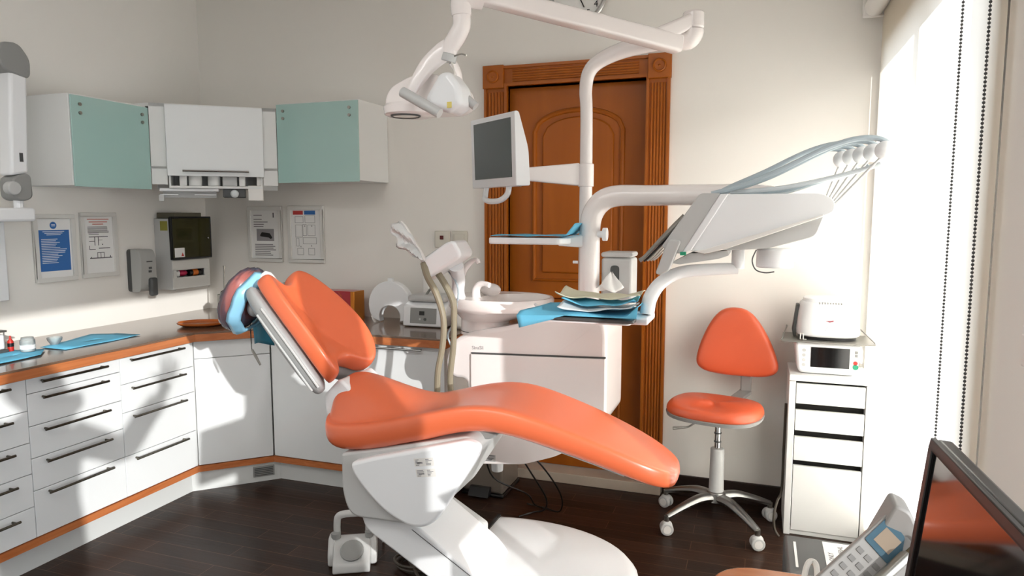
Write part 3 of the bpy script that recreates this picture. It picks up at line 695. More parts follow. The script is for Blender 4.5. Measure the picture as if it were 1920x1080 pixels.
# ================================================================ dental chair
YC = 2.21
ch = thing('dental_chair', 'orange reclined dental chair on a white lifting base in the middle of the room', 'dental chair', (-.8, YC, 0))
def seat_ring(x, zb, zt, zc, hw):
    pts = [(-.9, 0), (-.45, 0), (0, 0), (.45, 0), (.9, 0), (1, .3), (1.02, .6), (1.0, .88), (.955, .975), (.89, 1), (.80, 1)]
    r = [Vector((x, YC+u*hw, zb+s*(zt-zb))) for u, s in pts]
    for u in (.6, .3, 0, -.3, -.6): r.append(Vector((x, YC+u*hw, zt+(zc-zt)*(1-u*u))))
    r += [Vector((x, YC+u*hw, zb+s*(zt-zb))) for u, s in [(-.80, 1), (-.89, 1), (-.955, .975), (-1.0, .88), (-1.02, .6), (-1, .3)]]
    return r
st = [(-1.445, .69, .75, .82, .11), (-1.425, .645, .725, .87, .17), (-1.36, .622, .722, .885, .195), (-1.22, .645, .748, .835, .205), (-1.10, .68, .778, .79, .203), (-1.0, .706, .806, .797, .20),
      (-.90, .742, .834, .818, .197), (-.78, .755, .846, .838, .193), (-.65, .728, .818, .816, .182), (-.475, .682, .764, .768, .166), (-.34, .636, .712, .718, .146), (-.255, .604, .674, .682, .112), (-.205, .602, .648, .655, .06)]
part('seat_cushion', G().rings([seat_ring(*s) for s in st]), 'orange', ch, subd=2, ang=180)
def sbox(name, poly, y0, y1, m, bev=.006, r=.0, parent=ch, seg=3, **k):
    return part(name, G().prism(rpoly(poly, r) if r else poly, 'Y', y0, y1), m, parent, bevel=bev, seg=seg, **k)
g = G()
pl = [(-.86, .728), (-.78, .742), (-.66, .716), (-.475, .672), (-.37, .640), (-.37, .628), (-.475, .656), (-.66, .702), (-.78, .728), (-.86, .714)]
sbox('legrest_plate', pl, YC-.085, YC+.085, 'plast', .003)
sbox('seat_frame', [(-1.345, .625), (-.86, .738), (-.83, .70), (-1.0, .44), (-1.06, .405), (-1.315, .40), (-1.345, .48)], YC-.185, YC+.185, 'greyl', .012, [.01, .03, .03, .04, .04, .07, .05])
pn = sbox('side_panel', [(-1.285, .612), (-1.2, .64), (-.85, .738), (-.806, .722), (-.82, .675), (-.96, .455), (-1.0, .424), (-1.06, .416), (-1.15, .452), (-1.225, .515), (-1.275, .575)], YC-.225, YC-.18, 'plast', .014, [.02, .0, .03, .03, .03, .04, .03, .03, .05, .05, .02], seg=4)
lab = pn
for k in range(2):
    mx = frame_mx((-1.035+.006*k, YC-.2256, .630-.036*k), (1, 0, .17), (-.17, 0, 1))
    s = part('type_label', G().box(0, .072, 0, .027, 0, .0004, mx), 'plastw', pn)
    g = G(); random.seed(3+k)
    for q in range(5):
        rect_on(g, mx @ Matrix.Translation((0, 0, .0003)), .004, .012+random.random()*.02, .003+.0045*q, .0052+.0045*q); rect_on(g, mx @ Matrix.Translation((0, 0, .0003)), .042, .05+random.random()*.018, .003+.0045*q, .0052+.0045*q)
    rect_on(g, mx @ Matrix.Translation((0, 0, .0003)), .01, .03, .009, .014)
    part('printed_text', g, 'inkl', s)
sbox('hinge_cover', [(-1.47, .80), (-1.40, .87), (-1.35, .83), (-1.34, .76), (-1.40, .70), (-1.46, .72)], YC-.10, YC+.12, 'plast', .01, .02)
sbox('pivot_cap', [(-.90, .76), (-.80, .765), (-.79, .72), (-.83, .70), (-.9, .72)], YC-.10, YC+.10, 'grey', .008, .02)
la = sbox('lift_arm', [(-1.30, .42), (-1.275, .345), (-.89, .13), (-.80, .15), (-.86, .245), (-1.09, .40)], YC-.15, YC+.13, 'plast', .008, [.03, .03, .03, .02, .05, .03])
g = G(); g.box(0, .30, .0, .002, 0, .0012, frame_mx((-1.09, YC-.151, .372), (.235, 0, -.14), (.14, 0, .235)))
part('arm_seam', g, 'greyd', la)
part('link_arm', G().prism([(-1.2, .44), (-1.2, .36), (-.93, .21), (-.93, .29)], 'Y', YC+.135, YC+.17), 'greyl', ch, bevel=.01, seg=3)
# floor base
BY = 2.24
def plan(s, n=56):
    out = []
    for k in range(n):
        a = 2*PI*k/n; c, q = math.cos(a), math.sin(a)
        if c > 0: x = .49*(abs(c)**.95); hw = .40
        else: x = -.17*min(1, abs(c)/.35); hw = .40
        out.append((-.82+x*s, BY+hw*s*math.copysign(abs(q)**.9, q)))
    return out
def bh(y): return .212 if y > 2.36 else .212-.20*(2.36-y)
g = G(); rr = []
for s, f in ((1.0, 0), (1.0, .45), (.995, .75), (.98, .90), (.95, .98), (.90, 1.0), (.5, 1.02), (.05, 1.02)):
    rr.append([Vector((x, y, f*bh(y))) for x, y in plan(s)])
bs = part('floor_base', g.rings(rr), 'plast', ch, ang=50)
g = G().box(-.975, -.962, 2.42, 2.60, .20, .219); part('base_slot', g, 'dark', bs)
sbox('base_foot_plate', [(-1.06, 0), (-.9, 0), (-.9, .05), (-1.06, .035)], BY-.2, BY+.2, 'greyd', .004)

# backrest
BO = Vector((-1.47, YC, .83)); bv = Vector((-.31, 0, .36)).normalized(); bn = Vector((.36, 0, .31)).normalized(); bu = Vector((0, 1, 0))
half = [(0, .055), (.05, .045), (.085, .0), (.12, -.018), (.155, .005), (.178, .07), (.184, .15), (.175, .25), (.155, .35), (.13, .43), (.105, .468), (.08, .47), (.055, .445), (.03, .42), (0, .415)]
outl = [(u, v) for u, v in half]+[(-u, v) for u, v in half[-2:0:-1]]
def bring(sc, n, dip=0):
    return [BO+bu*(u*sc)+bv*(.235+(v-.235)*sc)+bn*(n-dip*(1-abs(u)/.22)+.075*(u*sc/.185)**2) for u, v in outl]
bc = part('back_cushion', G().rings([bring(.95, .0), bring(1, .015), bring(1.0, .05), bring(.965, .075), bring(.88, .085, .004), bring(.6, .078, .012), bring(.25, .07, .014)]), 'orange', ch, subd=2, ang=180)
bsx = part('back_shell', G().rings([bring(.97, -.004), bring(1.02, -.016), bring(1.03, -.04), bring(.98, -.062), bring(.8, -.076), bring(.4, -.08)]), 'shell', ch, subd=1, ang=180)
near = [bring(1.03, -.028)[k] for k in range(len(outl)) if outl[k][0] < -.15]
near2 = [bring(1.0, -.058)[k] for k in range(len(outl)) if outl[k][0] < -.15]
part('shell_highlight', G().tube(near, .0045, n=8), 'greyl', bsx)  # highlight lines on the shell, put in as thin pale tubes
part('shell_highlight', G().tube(near2, .004, n=8), 'greyl', bsx)
HC = Vector((-1.885, YC+.0, 1.122)); hl = Vector((.42, 0, .9)).normalized(); hn = Vector((-.9, 0, .42)).normalized()
mh = Matrix((hn, Vector((0, -1, 0)), hl)).transposed()
hr = part('headrest', G().ell(HC+hn*.008, (.052, .098, .125), mh, 28, 16, .85), 'orange', ch, ang=180)
g = G(); g.tube([BO+bv*.42+bn*.02, BO+bv*.50+bn*.02, HC+hl*.05-hn*.05], [.02, .018, .02], n=12)
part('headrest_bracket', g, 'plast', ch)
part('headrest_joint', G().ell(HC-hn*.062+hl*.01, (.032, .05, .05), mh), 'plast', ch)
part('joint_ring', G().tube([HC-hn*.07+hl*.05+Vector((0, .02*math.cos(a*PI/8)-.04, 0))+hl*.02*math.sin(a*PI/8) for a in range(16)], .005, n=8, smooth=False, closed=True), 'black', hr)

cov = pane_mat('blue_wrap', (232, 238, 245), rough=.25, body=.10, bodycol=(96, 176, 220))
t = thing('headrest_cover', 'translucent blue disposable cover wrapped over the orange headrest', 'cover', HC)
g = G(); random.seed(9)
rings = []
for i in range(19):
    ph = -PI/2+PI*i/18
    ring = []
    for j in range(36):
        a = 2*PI*j/36; q = max(.01, math.cos(ph))**.85
        w = 1+.03*math.sin(9*a+5*ph)+.02*math.sin(17*a-7*ph)
        ring.append(HC+hn*(.008+.058*w*q*math.copysign(abs(math.cos(a))**.85, math.cos(a)))+Vector((0, -1, 0))*(.106*w*q*math.copysign(abs(math.sin(a))**.85, math.sin(a)))+hl*(.132*w*math.sin(ph)))
    rings.append(ring)
part('film', g.rings(rings), cov, t, ang=180)
g = G(); rr = []
for i in range(25):
    a = PI*2*i/24; w = 1+.05*math.sin(7*a)
    rr.append([HC+hn*(o)+Vector((0, -1, 0))*(s*.109*w*math.sin(a))+hl*(s*.136*w*math.cos(a)) for o, s in ((-.018, .985), (-.036, .96), (-.056, .80), (-.06, .70), (-.052, .70), (-.03, .9))])
part('gathered_edge', g.rings(rr[:-1], closed=True), 'wrapb', t, ang=180)
t = thing('bib', 'dark teal paper bib hanging behind the headrest, with clip cord', 'bib', (-1.88, 2.3, 1.0))
def bibf(u, v):
    return (-1.968+.15*u+.01*v, 2.33-.06*u+.012*math.sin(5*u+2*v), 1.075-.135*v-(.02*(1-u))*v+.008*math.sin(4*u))
part('bib_sheet', G().grid(bibf, 8, 6), 'tealp', t, solid=.0015)
part('cord', G().tube([(-1.905, 2.255, 1.06), (-1.903, 2.255, .96), (-1.90, 2.255, .91), (-1.885, 2.255, .895), (-1.862, 2.255, .855)], .0022, n=6), 'greyd', t)
part('clip', G().tube([(-1.90, 2.255, .915), (-1.884, 2.255, .89), (-1.862, 2.255, .855)], [.005, .006, .004], n=6), 'steel', t)

# foot control on the floor behind the chair
t = thing('foot_control', 'white and grey foot pedal control with carrying handle on the floor', 'foot pedal', (-1.55, 2.4, 0))
mf = Matrix.Translation((-1.555, 2.41, 0)) @ Matrix.Rotation(math.radians(28), 4, 'Z')
part('body', G().prism(rpoly([(-.095, 0), (.09, 0), (.09, .085), (.05, .10), (.02, .10), (-.085, .035)], .012), 'X', -.075, .075, mf), 'greyl', t, bevel=.01, seg=3)
part('side_wing', G().prism(rpoly([(-.03, .0), (.09, 0), (.09, .10), (.02, .11), (-.03, .05)], .015), 'X', .07, .10, mf), 'greyl', t, bevel=.01, seg=3)
part('side_wing', G().prism(rpoly([(-.03, .0), (.09, 0), (.09, .10), (.02, .11), (-.03, .05)], .015), 'X', -.10, -.07, mf), 'greyl', t, bevel=.01, seg=3)
sl = math.atan2(.065, .105)
md = mf @ Matrix.Translation((0, -.035, .0695)) @ Matrix.Rotation(sl, 4, 'X')
part('pedal_disc', G().lathe([(.001, 0), (.048, 0), (.048, .006), (.042, .010), (.02, .008), (.001, .010)]).xf(md), 'grey', t)
part('handle', G().tube([mf @ Vector(p) for p in ((-.065, .05, .09), (-.066, .05, .15), (-.055, .05, .188), (0, .05, .195), (.055, .05, .188), (.066, .05, .15), (.065, .05, .09))], .012, n=10, flat=(1, 1.3)), 'greyl', t)
part('knob', G().tube([mf @ Vector((.07, .03, .10)), mf @ Vector((.07, .03, .122))], .02, n=14, smooth=False), 'grey', t)
part('knob', G().tube([mf @ Vector((-.07, .03, .10)), mf @ Vector((-.07, .03, .122))], .02, n=14, smooth=False), 'grey', t)
cp = []
for k in range(40):
    a = k*.55; r = .075+.010*math.sin(k*.7); cp.append((-1.285+r*math.cos(a)*1.15, 2.47+r*math.sin(a)*.9, .008+.011*(k//12)))
cp += [(-1.22, 2.36, .02), (-1.12, 2.26, .01), (-1.05, 2.2, .012)]
tag(part('cable_coil', G().tube(cp, .006, n=8, k=4), 'cableb'), 'coiled brown cable on the floor between foot pedal and chair base', 'cable')
tag(part('floor_outlet', G().tube([(-1.53, 2.62, 0), (-1.53, 2.62, .05), (-1.532, 2.615, .07), (-1.545, 2.61, .075)], .006, n=8), 'greyl'), 'short pale pipe stub rising from the floor behind the foot pedal', 'pipe')

# ================================================================ dental unit
un = thing('dental_unit', 'white dental unit cabinet with spittoon bowl and poles behind the chair', 'dental unit', (-.9, 2.9, .4))
UP = lambda n, g, m, p=un, **k: part(n, g, m, p, **k)
body = [(-1.285, .79), (-1.268, .865), (-1.235, .915), (-1.165, .948), (-1.0, .98), (-.84, 1.022), (-.62, 1.035), (-.573, 1.02), (-.562, .97), (-.562, .60), (-.60, .56), (-1.16, .56), (-1.185, .74), (-1.25, .735)]
bo = UP('cabinet_body', G().prism(rpoly(body, [.05, .05, .05, .03, .02, .05, .03, .04, .03, .05, .03, .03, .03, .04]), 'Y', 2.762, 3.12), 'unit', bevel=.018, seg=4)
dr = UP('cabinet_door', G().prism(rpoly([(-1.157, .852), (-.566, .870), (-.566, .60), (-.60, .565), (-1.157, .565)], [.003, .003, .04, .03, .003]), 'Y', 2.752, 2.77), 'unit', bevel=.003)
part('door_gap', G().prism([(-1.157, .853), (-.564, .871), (-.564, .8775), (-1.157, .8595)], 'Y', 2.758, 2.7635), 'greyd', dr)
g = text_into(G(), 'SinaSil', .022, frame_mx((-1.155, 2.7612, .872), (1, 0, .05), (-.05, 0, 1)), 'LEFT'); UP('logo', g, 'inkl')
hull = [(-1.22, .52), (-.74, .53), (-.66, .515), (-.76, .455), (-.9, .405), (-1.16, .378), (-1.22, .40)]
hu = UP('link_housing', G().prism(rpoly(hull, .03), 'Y', 2.70, 2.98), 'unit', bevel=.025, seg=4)
g = G(); mx = frame_mx((-1.085, 2.6995, .40), (1, 0, .03), (0, 0, 1)); part('type_label', G().box(0, .062, 0, .03, 0, .0004, mx), 'greyl', hu)
g = G()
for q in range(5): rect_on(g, mx @ Matrix.Translation((0, 0, .0003)), .003, .058-random.random()*.03, .003+.0055*q, .0055+.0055*q)
part('printed_text', g, 'ink', hu)
UP('drain_cup', G().cyl((-1.075, 2.86, .385), (-1.075, 2.86, .30), .03, .026), 'plast', bevel=.004)
# spittoon
def er(cx, cy, rx, ry, z, n=40, tilt=0): return [Vector((cx+rx*math.cos(2*PI*k/n), cy+ry*math.sin(2*PI*k/n), z+tilt*rx*math.cos(2*PI*k/n))) for k in range(n)]
CX, CYY = -1.065, 2.885
sp = UP('spittoon', G().rings([er(-1.14, CYY, .112, .10, .925), er(-1.14, CYY, .11, .10, .985), er(-1.125, CYY, .125, .11, .995), er(-1.085, CYY, .195, .165, 1.03), er(CX, CYY, .232, .20, 1.045), er(CX, CYY, .238, .205, 1.055), er(CX, CYY, .24, .207, 1.085), er(CX, CYY, .234, .20, 1.095), er(CX, CYY, .222, .19, 1.095),
     er(-1.0, CYY, .155, .165, 1.09), er(-1.0, CYY, .14, .15, 1.07), er(-1.0, CYY, .09, .085, 1.05), er(-1.0, CYY, .03, .03, 1.04)]), 'unit', ang=40)
part('seam_ring', G().tube(er(-1.14, CYY, .1125, .1025, .94), .0015, n=6, smooth=False, closed=True), 'greyd', sp)
part('rim_hook', G().tube([(-.86, 2.74, 1.085), (-.84, 2.72, 1.08), (-.815, 2.75, 1.085)], .006, n=8), 'plast', sp)
UP('water_spout', G().tube([(-1.235, 2.82, 1.09), (-1.236, 2.82, 1.13), (-1.218, 2.81, 1.20), (-1.18, 2.80, 1.245), (-1.145, 2.79, 1.262), (-1.132, 2.79, 1.245)], [.023, .021, .017, .013, .010, .010], n=14), 'unit')
UP('cup_filler', G().tube([(-1.165, 2.84, 1.09), (-1.165, 2.84, 1.125), (-1.145, 2.83, 1.15), (-1.115, 2.82, 1.155), (-1.09, 2.81, 1.15)], [.02, .018, .015, .011, .012], n=12), 'unit')
UP('bowl_fitting', G().ell((-1.14, 2.95, 1.115), (.05, .03, .03)), 'unit')
# poles
UP('lamp_pole', G().tube([(-.70, 2.95, 1.0), (-.70, 2.95, 1.4), (-.70, 2.95, 1.86), (-.705, 2.95, 1.98), (-.69, 2.95, 2.055), (-.64, 2.95, 2.10), (-.54, 2.95, 2.135), (-.40, 2.95, 2.155), (-.31, 2.95, 2.16)], [.029, .028, .026, .027, .029, .031, .034, .036, .036], n=18), 'unit')
UP('pole_collar', G().cyl((-.70, 2.95, 1.575), (-.70, 2.95, 1.672), .034), 'unit', bevel=.003)
UP('pole_elbow', G().tube([(-.33, 2.95, 2.15), (-.285, 2.95, 2.155), (-.27, 2.95, 2.175), (-.268, 2.95, 2.19)], [.036, .04, .042, .042], n=18), 'unit')
UP('support_column', G().tube([(-.655, 2.84, 1.0), (-.655, 2.84, 1.25), (-.655, 2.84, 1.38), (-.645, 2.84, 1.455), (-.605, 2.84, 1.51), (-.54, 2.84, 1.532), (-.40, 2.84, 1.532), (-.1, 2.84, 1.532), (.05, 2.80, 1.52), (.08, 2.70, 1.47)], [.043, .043, .043, .044, .045, .043, .041, .041, .04, .038], n=20), 'unit')
# cables below the unit
def cable(pts, label, m='cable', r=.004): return tag(part('cable', G().tube(pts, r, n=8), m), label, 'cable')
cable([(-1.14, 2.86, .40), (-1.11, 2.90, .25), (-1.0, 3.05, .13), (-.98, 3.12, .05), (-.97, 3.2, .004)], 'black cable curving in front of the steel bin, leftmost of three under the unit')
cable([(-1.0, 2.87, .42), (-.94, 2.95, .27), (-.90, 3.05, .12), (-.93, 3.12, .03), (-.99, 3.13, .005), (-1.04, 3.06, .005)], 'black cable ending in a hook on the floor, middle of three under the unit')
cable([(-.965, 2.88, .43), (-.88, 2.98, .28), (-.84, 3.1, .12), (-.86, 3.15, .02), (-.95, 3.2, .004), (-1.05, 3.22, .004)], 'black cable curling back along the floor, rightmost of three under the unit')

# operating lamp and its arm
lp = thing('operating_lamp', 'white operating lamp on a long jointed arm over the chair', 'lamp', (-.27, 2.95, 2.2))
J1, J2 = Vector((-.30, 2.93, 2.128)), Vector((-.955, 2.30, 2.216))
def bar(a, b, h0, w0, h1, w1, r=.02):
    d = (b-a).normalized(); s = d.cross(Vector((0, 0, 1))).normalized(); up = s.cross(d)
    def ring(p, h, w): return [p+s*x+up*z for x, z in rpoly([(-w, -h), (w, -h), (w, h), (-w, h)], r, 3)]
    return G().rings([ring(a, h0, w0), ring(a.lerp(b, .5), (h0+h1)/2, (w0+w1)/2), ring(b, h1, w1)])
part('spring_arm', bar(J1+Vector((-.02, -.02, 0)), J2, .034, .032, .031, .030, .012), 'unit', lp, bevel=.004)
part('arm_joint', G().cyl((-.268, 2.95, 2.192), (-.268, 2.95, 2.26), .042), 'unit', lp, bevel=.008, seg=3)
part('joint_yoke', bar(Vector((-.268, 2.95, 2.232)), Vector((-.40, 2.84, 2.145)), .026, .03, .034, .032, .012), 'unit', lp, bevel=.004)
part('end_joint', G().tube([(-.925, 2.32, 2.20), (-.965, 2.29, 2.20), (-.985, 2.28, 2.18), (-.985, 2.28, 2.135)], [.04, .04, .038, .034], n=16), 'unit', lp)
part('drop_tube', G().tube([(-.985, 2.28, 2.14), (-.985, 2.28, 2.10), (-1.005, 2.28, 2.065), (-1.03, 2.28, 2.03), (-1.035, 2.28, 2.0)], [.031, .031, .032, .03, .027], n=16), 'unit', lp)
part('swivel', G().cyl((-1.033, 2.28, 2.012), (-1.04, 2.28, 1.985), .03), 'greyl', lp, bevel=.003)
part('lever', G().tube([(-1.01, 2.27, 2.0), (-.98, 2.26, 2.003), (-.955, 2.25, 1.995)], .003, n=6), 'steel', lp)
yk = part('yoke', G().tube([(-1.02, 2.28, 2.035), (-1.05, 2.265, 2.015), (-1.095, 2.25, 1.975), (-1.125, 2.23, 1.925), (-1.15, 2.22, 1.88)], [.034, .034, .03, .024, .018], n=12, flat=(1, .45)), 'unit', lp)
part('yoke', G().tube([(-1.03, 2.30, 1.99), (-1.02, 2.33, 1.95), (-1.03, 2.36, 1.90), (-1.06, 2.37, 1.86)], [.018, .016, .015, .018], n=10, flat=(1, .5)), 'unit', lp)
part('wire', G().tube([(-1.02, 2.27, 1.985), (-1.0, 2.25, 1.93), (-1.03, 2.26, 1.89)], .003, n=6), 'cablew', lp)
ml = Matrix.Rotation(math.radians(-6), 3, 'Y') @ Matrix.Rotation(math.radians(0), 3, 'Z')
shell = [(-1.284, 1.838), (-1.285, 1.875), (-1.262, 1.912), (-1.19, 1.945), (-1.10, 1.955), (-1.02, 1.915), (-1.005, 1.85), (-1.05, 1.822), (-1.21, 1.825)]
hd = part('lamp_head', G().prism(rpoly(shell, [.02, .03, .04, .06, .05, .04, .03, .03, .03]), 'Y', 2.27, 2.47), 'unit', lp, bevel=.035, seg=4)
part('reflector_housing', G().lathe([(.001, .0), (.085, 0), (.095, .006), (.098, .03), (.09, .04)], (-1.195, 2.30, 1.808)), 'unit', hd)
part('lens', G().lathe([(.001, 0), (.045, 0), (.05, .004)], (-1.20, 2.27, 1.8045)), 'lampglow', hd)
part('lens_ring', G().tube([(-1.20+.05*math.cos(a*PI/12), 2.27+.05*math.sin(a*PI/12), 1.806) for a in range(24)], .004, n=6, smooth=False, closed=True), 'greyd', hd)
ns = part('lamp_nose', G().prism(rpoly([(-1.085, 1.85), (-1.03, 1.93), (-.995, 1.935), (-.955, 1.885), (-.948, 1.825), (-.993, 1.797), (-1.07, 1.82)], .015), 'Y', 2.185, 2.30), 'plast', lp, bevel=.02, seg=4)
part('warning_mark', G().prism([(-.999, 1.812), (-.982, 1.812), (-.982, 1.832), (-.999, 1.832)], 'Y', 2.1838, 2.1852), 'yel', ns)
part('grip', G().tube([(-1.15, 2.155, 1.868), (-1.08, 2.145, 1.83), (-1.005, 2.14, 1.788)], [.018, .018, .017], n=12), 'greyl', lp)
part('grip', G().tube([(-.995, 2.27, 1.875), (-.96, 2.27, 1.85), (-.93, 2.27, 1.825)], [.016, .016, .015], n=12), 'greyl', lp)

# monitor
mo = thing('monitor', 'white framed monitor with grey screen on a bracket arm of the pole', 'monitor', (-.70, 2.95, 1.6))
R0 = Vector((-.925, 2.685, 1.572)); mu = Vector((.79, -.61, 0)).normalized(); W = .355
O = R0-mu*W; mm = frame_mx(O, mu, (-.02, -.02, 1))
prf = rpoly([(0, 0), (.298, 0), (.298, -.022), (.15, -.066), (.0, -.07)], [.004, .01, .012, .03, .01], 4)
hs = part('housing', G().rings([[mm @ Vector((x, v, d)) for v, d in prf] for x in (0, W)]), 'plast', mo, bevel=.005, seg=3)
part('screen', G().box(.028, W-.028, .036, .275, -.001, .0015, mm), 'screen', hs)
part('handle', G().tube([mm @ Vector(p) for p in ((.09, .004, -.02), (.09, -.03, -.012), (.11, -.052, 0), (.17, -.06, .006), (.24, -.055, .002), (.27, -.03, -.012), (.27, .004, -.02))], .012, n=10), 'plast', mo)
part('rear_mount', G().box(W/2-.05, W/2+.09, .0, .12, -.10, -.06, mm), 'plast', mo, bevel=.01)
p0 = mm @ Vector((W*.78, .05, -.085)); p1 = Vector((-.735, 2.945, 1.627))
part('bracket_arm', bar(p0, p1, .026, .016, .048, .024, .008), 'unit', mo, bevel=.004)
part('mount_lever', G().tube([p0+Vector((0, 0, -.01)), p0+Vector((-.01, -.01, -.05))], .008, n=8, smooth=False), 'steel', mo)

# small bracket tray with blue paper
t = thing('bracket_tray', 'small white tray held on the column in front of the door', 'tray', (-.66, 2.84, 1.34))
part('tray_plate', G().prism(rpoly([(-1.05, 2.68), (-.74, 2.68), (-.72, 2.80), (-.72, 2.90), (-1.05, 2.90)], .03), 'Z', 1.335, 1.362), 'plast', t, bevel=.006)
part('tray_bracket', bar(Vector((-.78, 2.82, 1.345)), Vector((-.66, 2.84, 1.348)), .018, .05, .03, .03, .012), 'plast', t, bevel=.004)
part('clamp_knob', G().tube([(-.62, 2.83, 1.375), (-.598, 2.83, 1.375), (-.597, 2.83, 1.375), (-.58, 2.83, 1.375)], [.014, .014, .027, .027], n=16, smooth=False), 'plast', t)
part('set_screw', G().tube([(-.695, 2.80, 1.26), (-.715, 2.80, 1.26)], .006, n=8, smooth=False), 'plast', t)
tag(part('paper_napkin', G().grid(lambda u, v: (-1.04+.36*u, 2.69+.20*v, 1.368+.004*abs(math.sin(7*u+3*v))+(.05*max(0, u-.88)/.12)), 20, 6), 'blue', solid=.002), 'blue napkin lying on the small bracket tray', 'napkin')

# suction holder
t = thing('suction_holder', 'white suction console with clear-wrapped tips and beige hoses', 'holder', (-1.25, 2.75, 1.1))
mhx = Matrix.Translation((-1.225, 2.66, 1.272)) @ Matrix.Rotation(math.radians(-32), 4, 'Y')
part('console', G().prism(rpoly([(-.095, -.04), (.095, -.04), (.095, .035), (.06, .045), (-.095, .04)], .03), 'Y', -.07, .07, mhx), 'plast', t, bevel=.016, seg=4)
part('top_plate', G().box(-.07, .06, -.05, .05, .038, .048, mhx), 'greyl', t, bevel=.004)
part('console_arm', G().tube([(-1.20, 2.70, 1.24), (-1.215, 2.76, 1.18), (-1.235, 2.80, 1.12), (-1.235, 2.82, 1.08)], [.032, .03, .028, .028], n=14), 'plast', t)
part('lower_block', G().ell((-1.30, 2.68, 1.215), (.035, .04, .035)), 'plastw', t)
part('suction_hose', G().tube([(-1.30, 2.60, 1.255), (-1.275, 2.58, 1.20), (-1.235, 2.58, 1.13), (-1.205, 2.58, 1.03), (-1.21, 2.58, .92), (-1.235, 2.58, .78), (-1.235, 2.6, .6), (-1.2, 2.68, .45), (-1.15, 2.72, .42)], [.016, .014, .014, .013, .013, .013, .013, .013, .013], n=10), 'hoseb', t)
part('suction_hose', G().tube([(-1.29, 2.64, 1.25), (-1.235, 2.63, 1.19), (-1.185, 2.63, 1.10), (-1.18, 2.63, 1.02), (-1.185, 2.63, .9), (-1.20, 2.63, .75), (-1.18, 2.65, .6), (-1.12, 2.72, .46)], [.016, .014, .014, .013, .013, .013, .013, .013], n=10), 'hoseb', t)
part('thin_tube', G().tube([(-1.25, 2.72, 1.22), (-1.20, 2.72, 1.14), (-1.22, 2.72, 1.0), (-1.26, 2.74, .93), (-1.24, 2.76, .86)], .004, n=8), 'hose', t)
t2 = tag(part('suction_tip', G().tube([(-1.30, 2.60, 1.265), (-1.335, 2.59, 1.33), (-1.375, 2.585, 1.40), (-1.395, 2.58, 1.425)], [.014, .012, .009, .007], n=12), 'plastw'), 'pale suction handpiece standing up left out of the console', 'handpiece')
def slv(u, v):
    a = Vector((-1.405+.118*u, 2.575, 1.425-.155*u)); e = .004+.034*math.sin(PI*min(1, .18+u*.85))*(1+.25*math.sin(17*u))
    o = a+Vector((-.85, 0, -.5))*(e*(2*v-.55))
    return (o.x, o.y-.012+.02*math.sin(9*u+7*v)*math.sin(PI*v), o.z)
tag(part('plastic_sleeve', G().grid(slv, 18, 8), pane_mat('clear_sleeve', (240, 244, 244), rough=.15, body=.72, bodycol=(244, 245, 244)), ang=20, solid=.002), 'crumpled clear plastic sleeve over the upright suction handpiece', 'sleeve')

# instrument delivery head
dl = thing('instrument_delivery', 'white instrument delivery head with arching grey hoses right of the unit', 'instrument unit', (-.05, 2.6, 1.3))
DY0, DY1 = 2.45, 2.86
D = lambda n, poly, y0, y1, m, r=0, bev=.006, **k: part(n, G().prism(rpoly(poly, r) if r else poly, 'Y', y0, y1), m, dl, bevel=bev, seg=3, **k)
D('body', [(-.095, 1.523), (.195, 1.522), (.232, 1.50), (.232, 1.465), (.208, 1.452), (-.165, 1.334), (-.235, 1.330)], DY0, DY1, 'plast', [.004, .03, .03, .02, .01, .01, .01], .01)
D('underside', [(.205, 1.456), (.182, 1.384), (.036, 1.342), (-.08, 1.334), (-.17, 1.333), (-.15, 1.37)], DY0+.02, DY1-.02, 'greyl', [.01, .02, .02, .01, .01, 0], .006)
D('side_rib', [(.20, 1.455), (.20, 1.448), (-.10, 1.338), (-.165, 1.322), (-.205, 1.330), (-.165, 1.338)], DY0-.006, DY0+.01, 'plastw', 0, .003)
D('front_panel', [(-.185, 1.526), (-.118, 1.526), (-.24, 1.322), (-.27, 1.322), (-.31, 1.345)], DY0-.012, DY1+.012, 'greyl', [.012, .01, .01, .01, .01], .01)
D('panel_edge', [(-.12, 1.523), (-.093, 1.524), (-.21, 1.332), (-.24, 1.324)], DY0-.014, DY1+.014, 'plast', 0, .004)
D('grab_handle', [(-.285, 1.372), (-.242, 1.366), (-.282, 1.262), (-.312, 1.246), (-.328, 1.252)], DY0-.02, DY0+.02, 'greyl', .012, .01)
D('under_handle', [(-.215, 1.322), (-.09, 1.334), (-.085, 1.318), (-.12, 1.305), (-.25, 1.283), (-.28, 1.288)], DY0+.01, DY1-.01, 'greyl', .006, .005)
part('green_clip', G().box(-.246, -.226, DY0-.018, DY0-.004, 1.316, 1.328), 'green', dl, bevel=.002)
part('spigot', G().cyl((-.06, 2.58, 1.265), (-.06, 2.58, 1.34), .022), 'plast', dl, bevel=.003)
kn = part('round_knob', G().cyl((.062, 2.58, 1.272), (.062, 2.58, 1.338), .062), 'plast', dl, bevel=.006)
part('knob_loop', G().tube([(.0, 2.515, 1.335), (-.012, 2.512, 1.30), (.0, 2.512, 1.268), (.03, 2.512, 1.258), (.06, 2.512, 1.262)], .0025, n=6), 'greyd', dl)
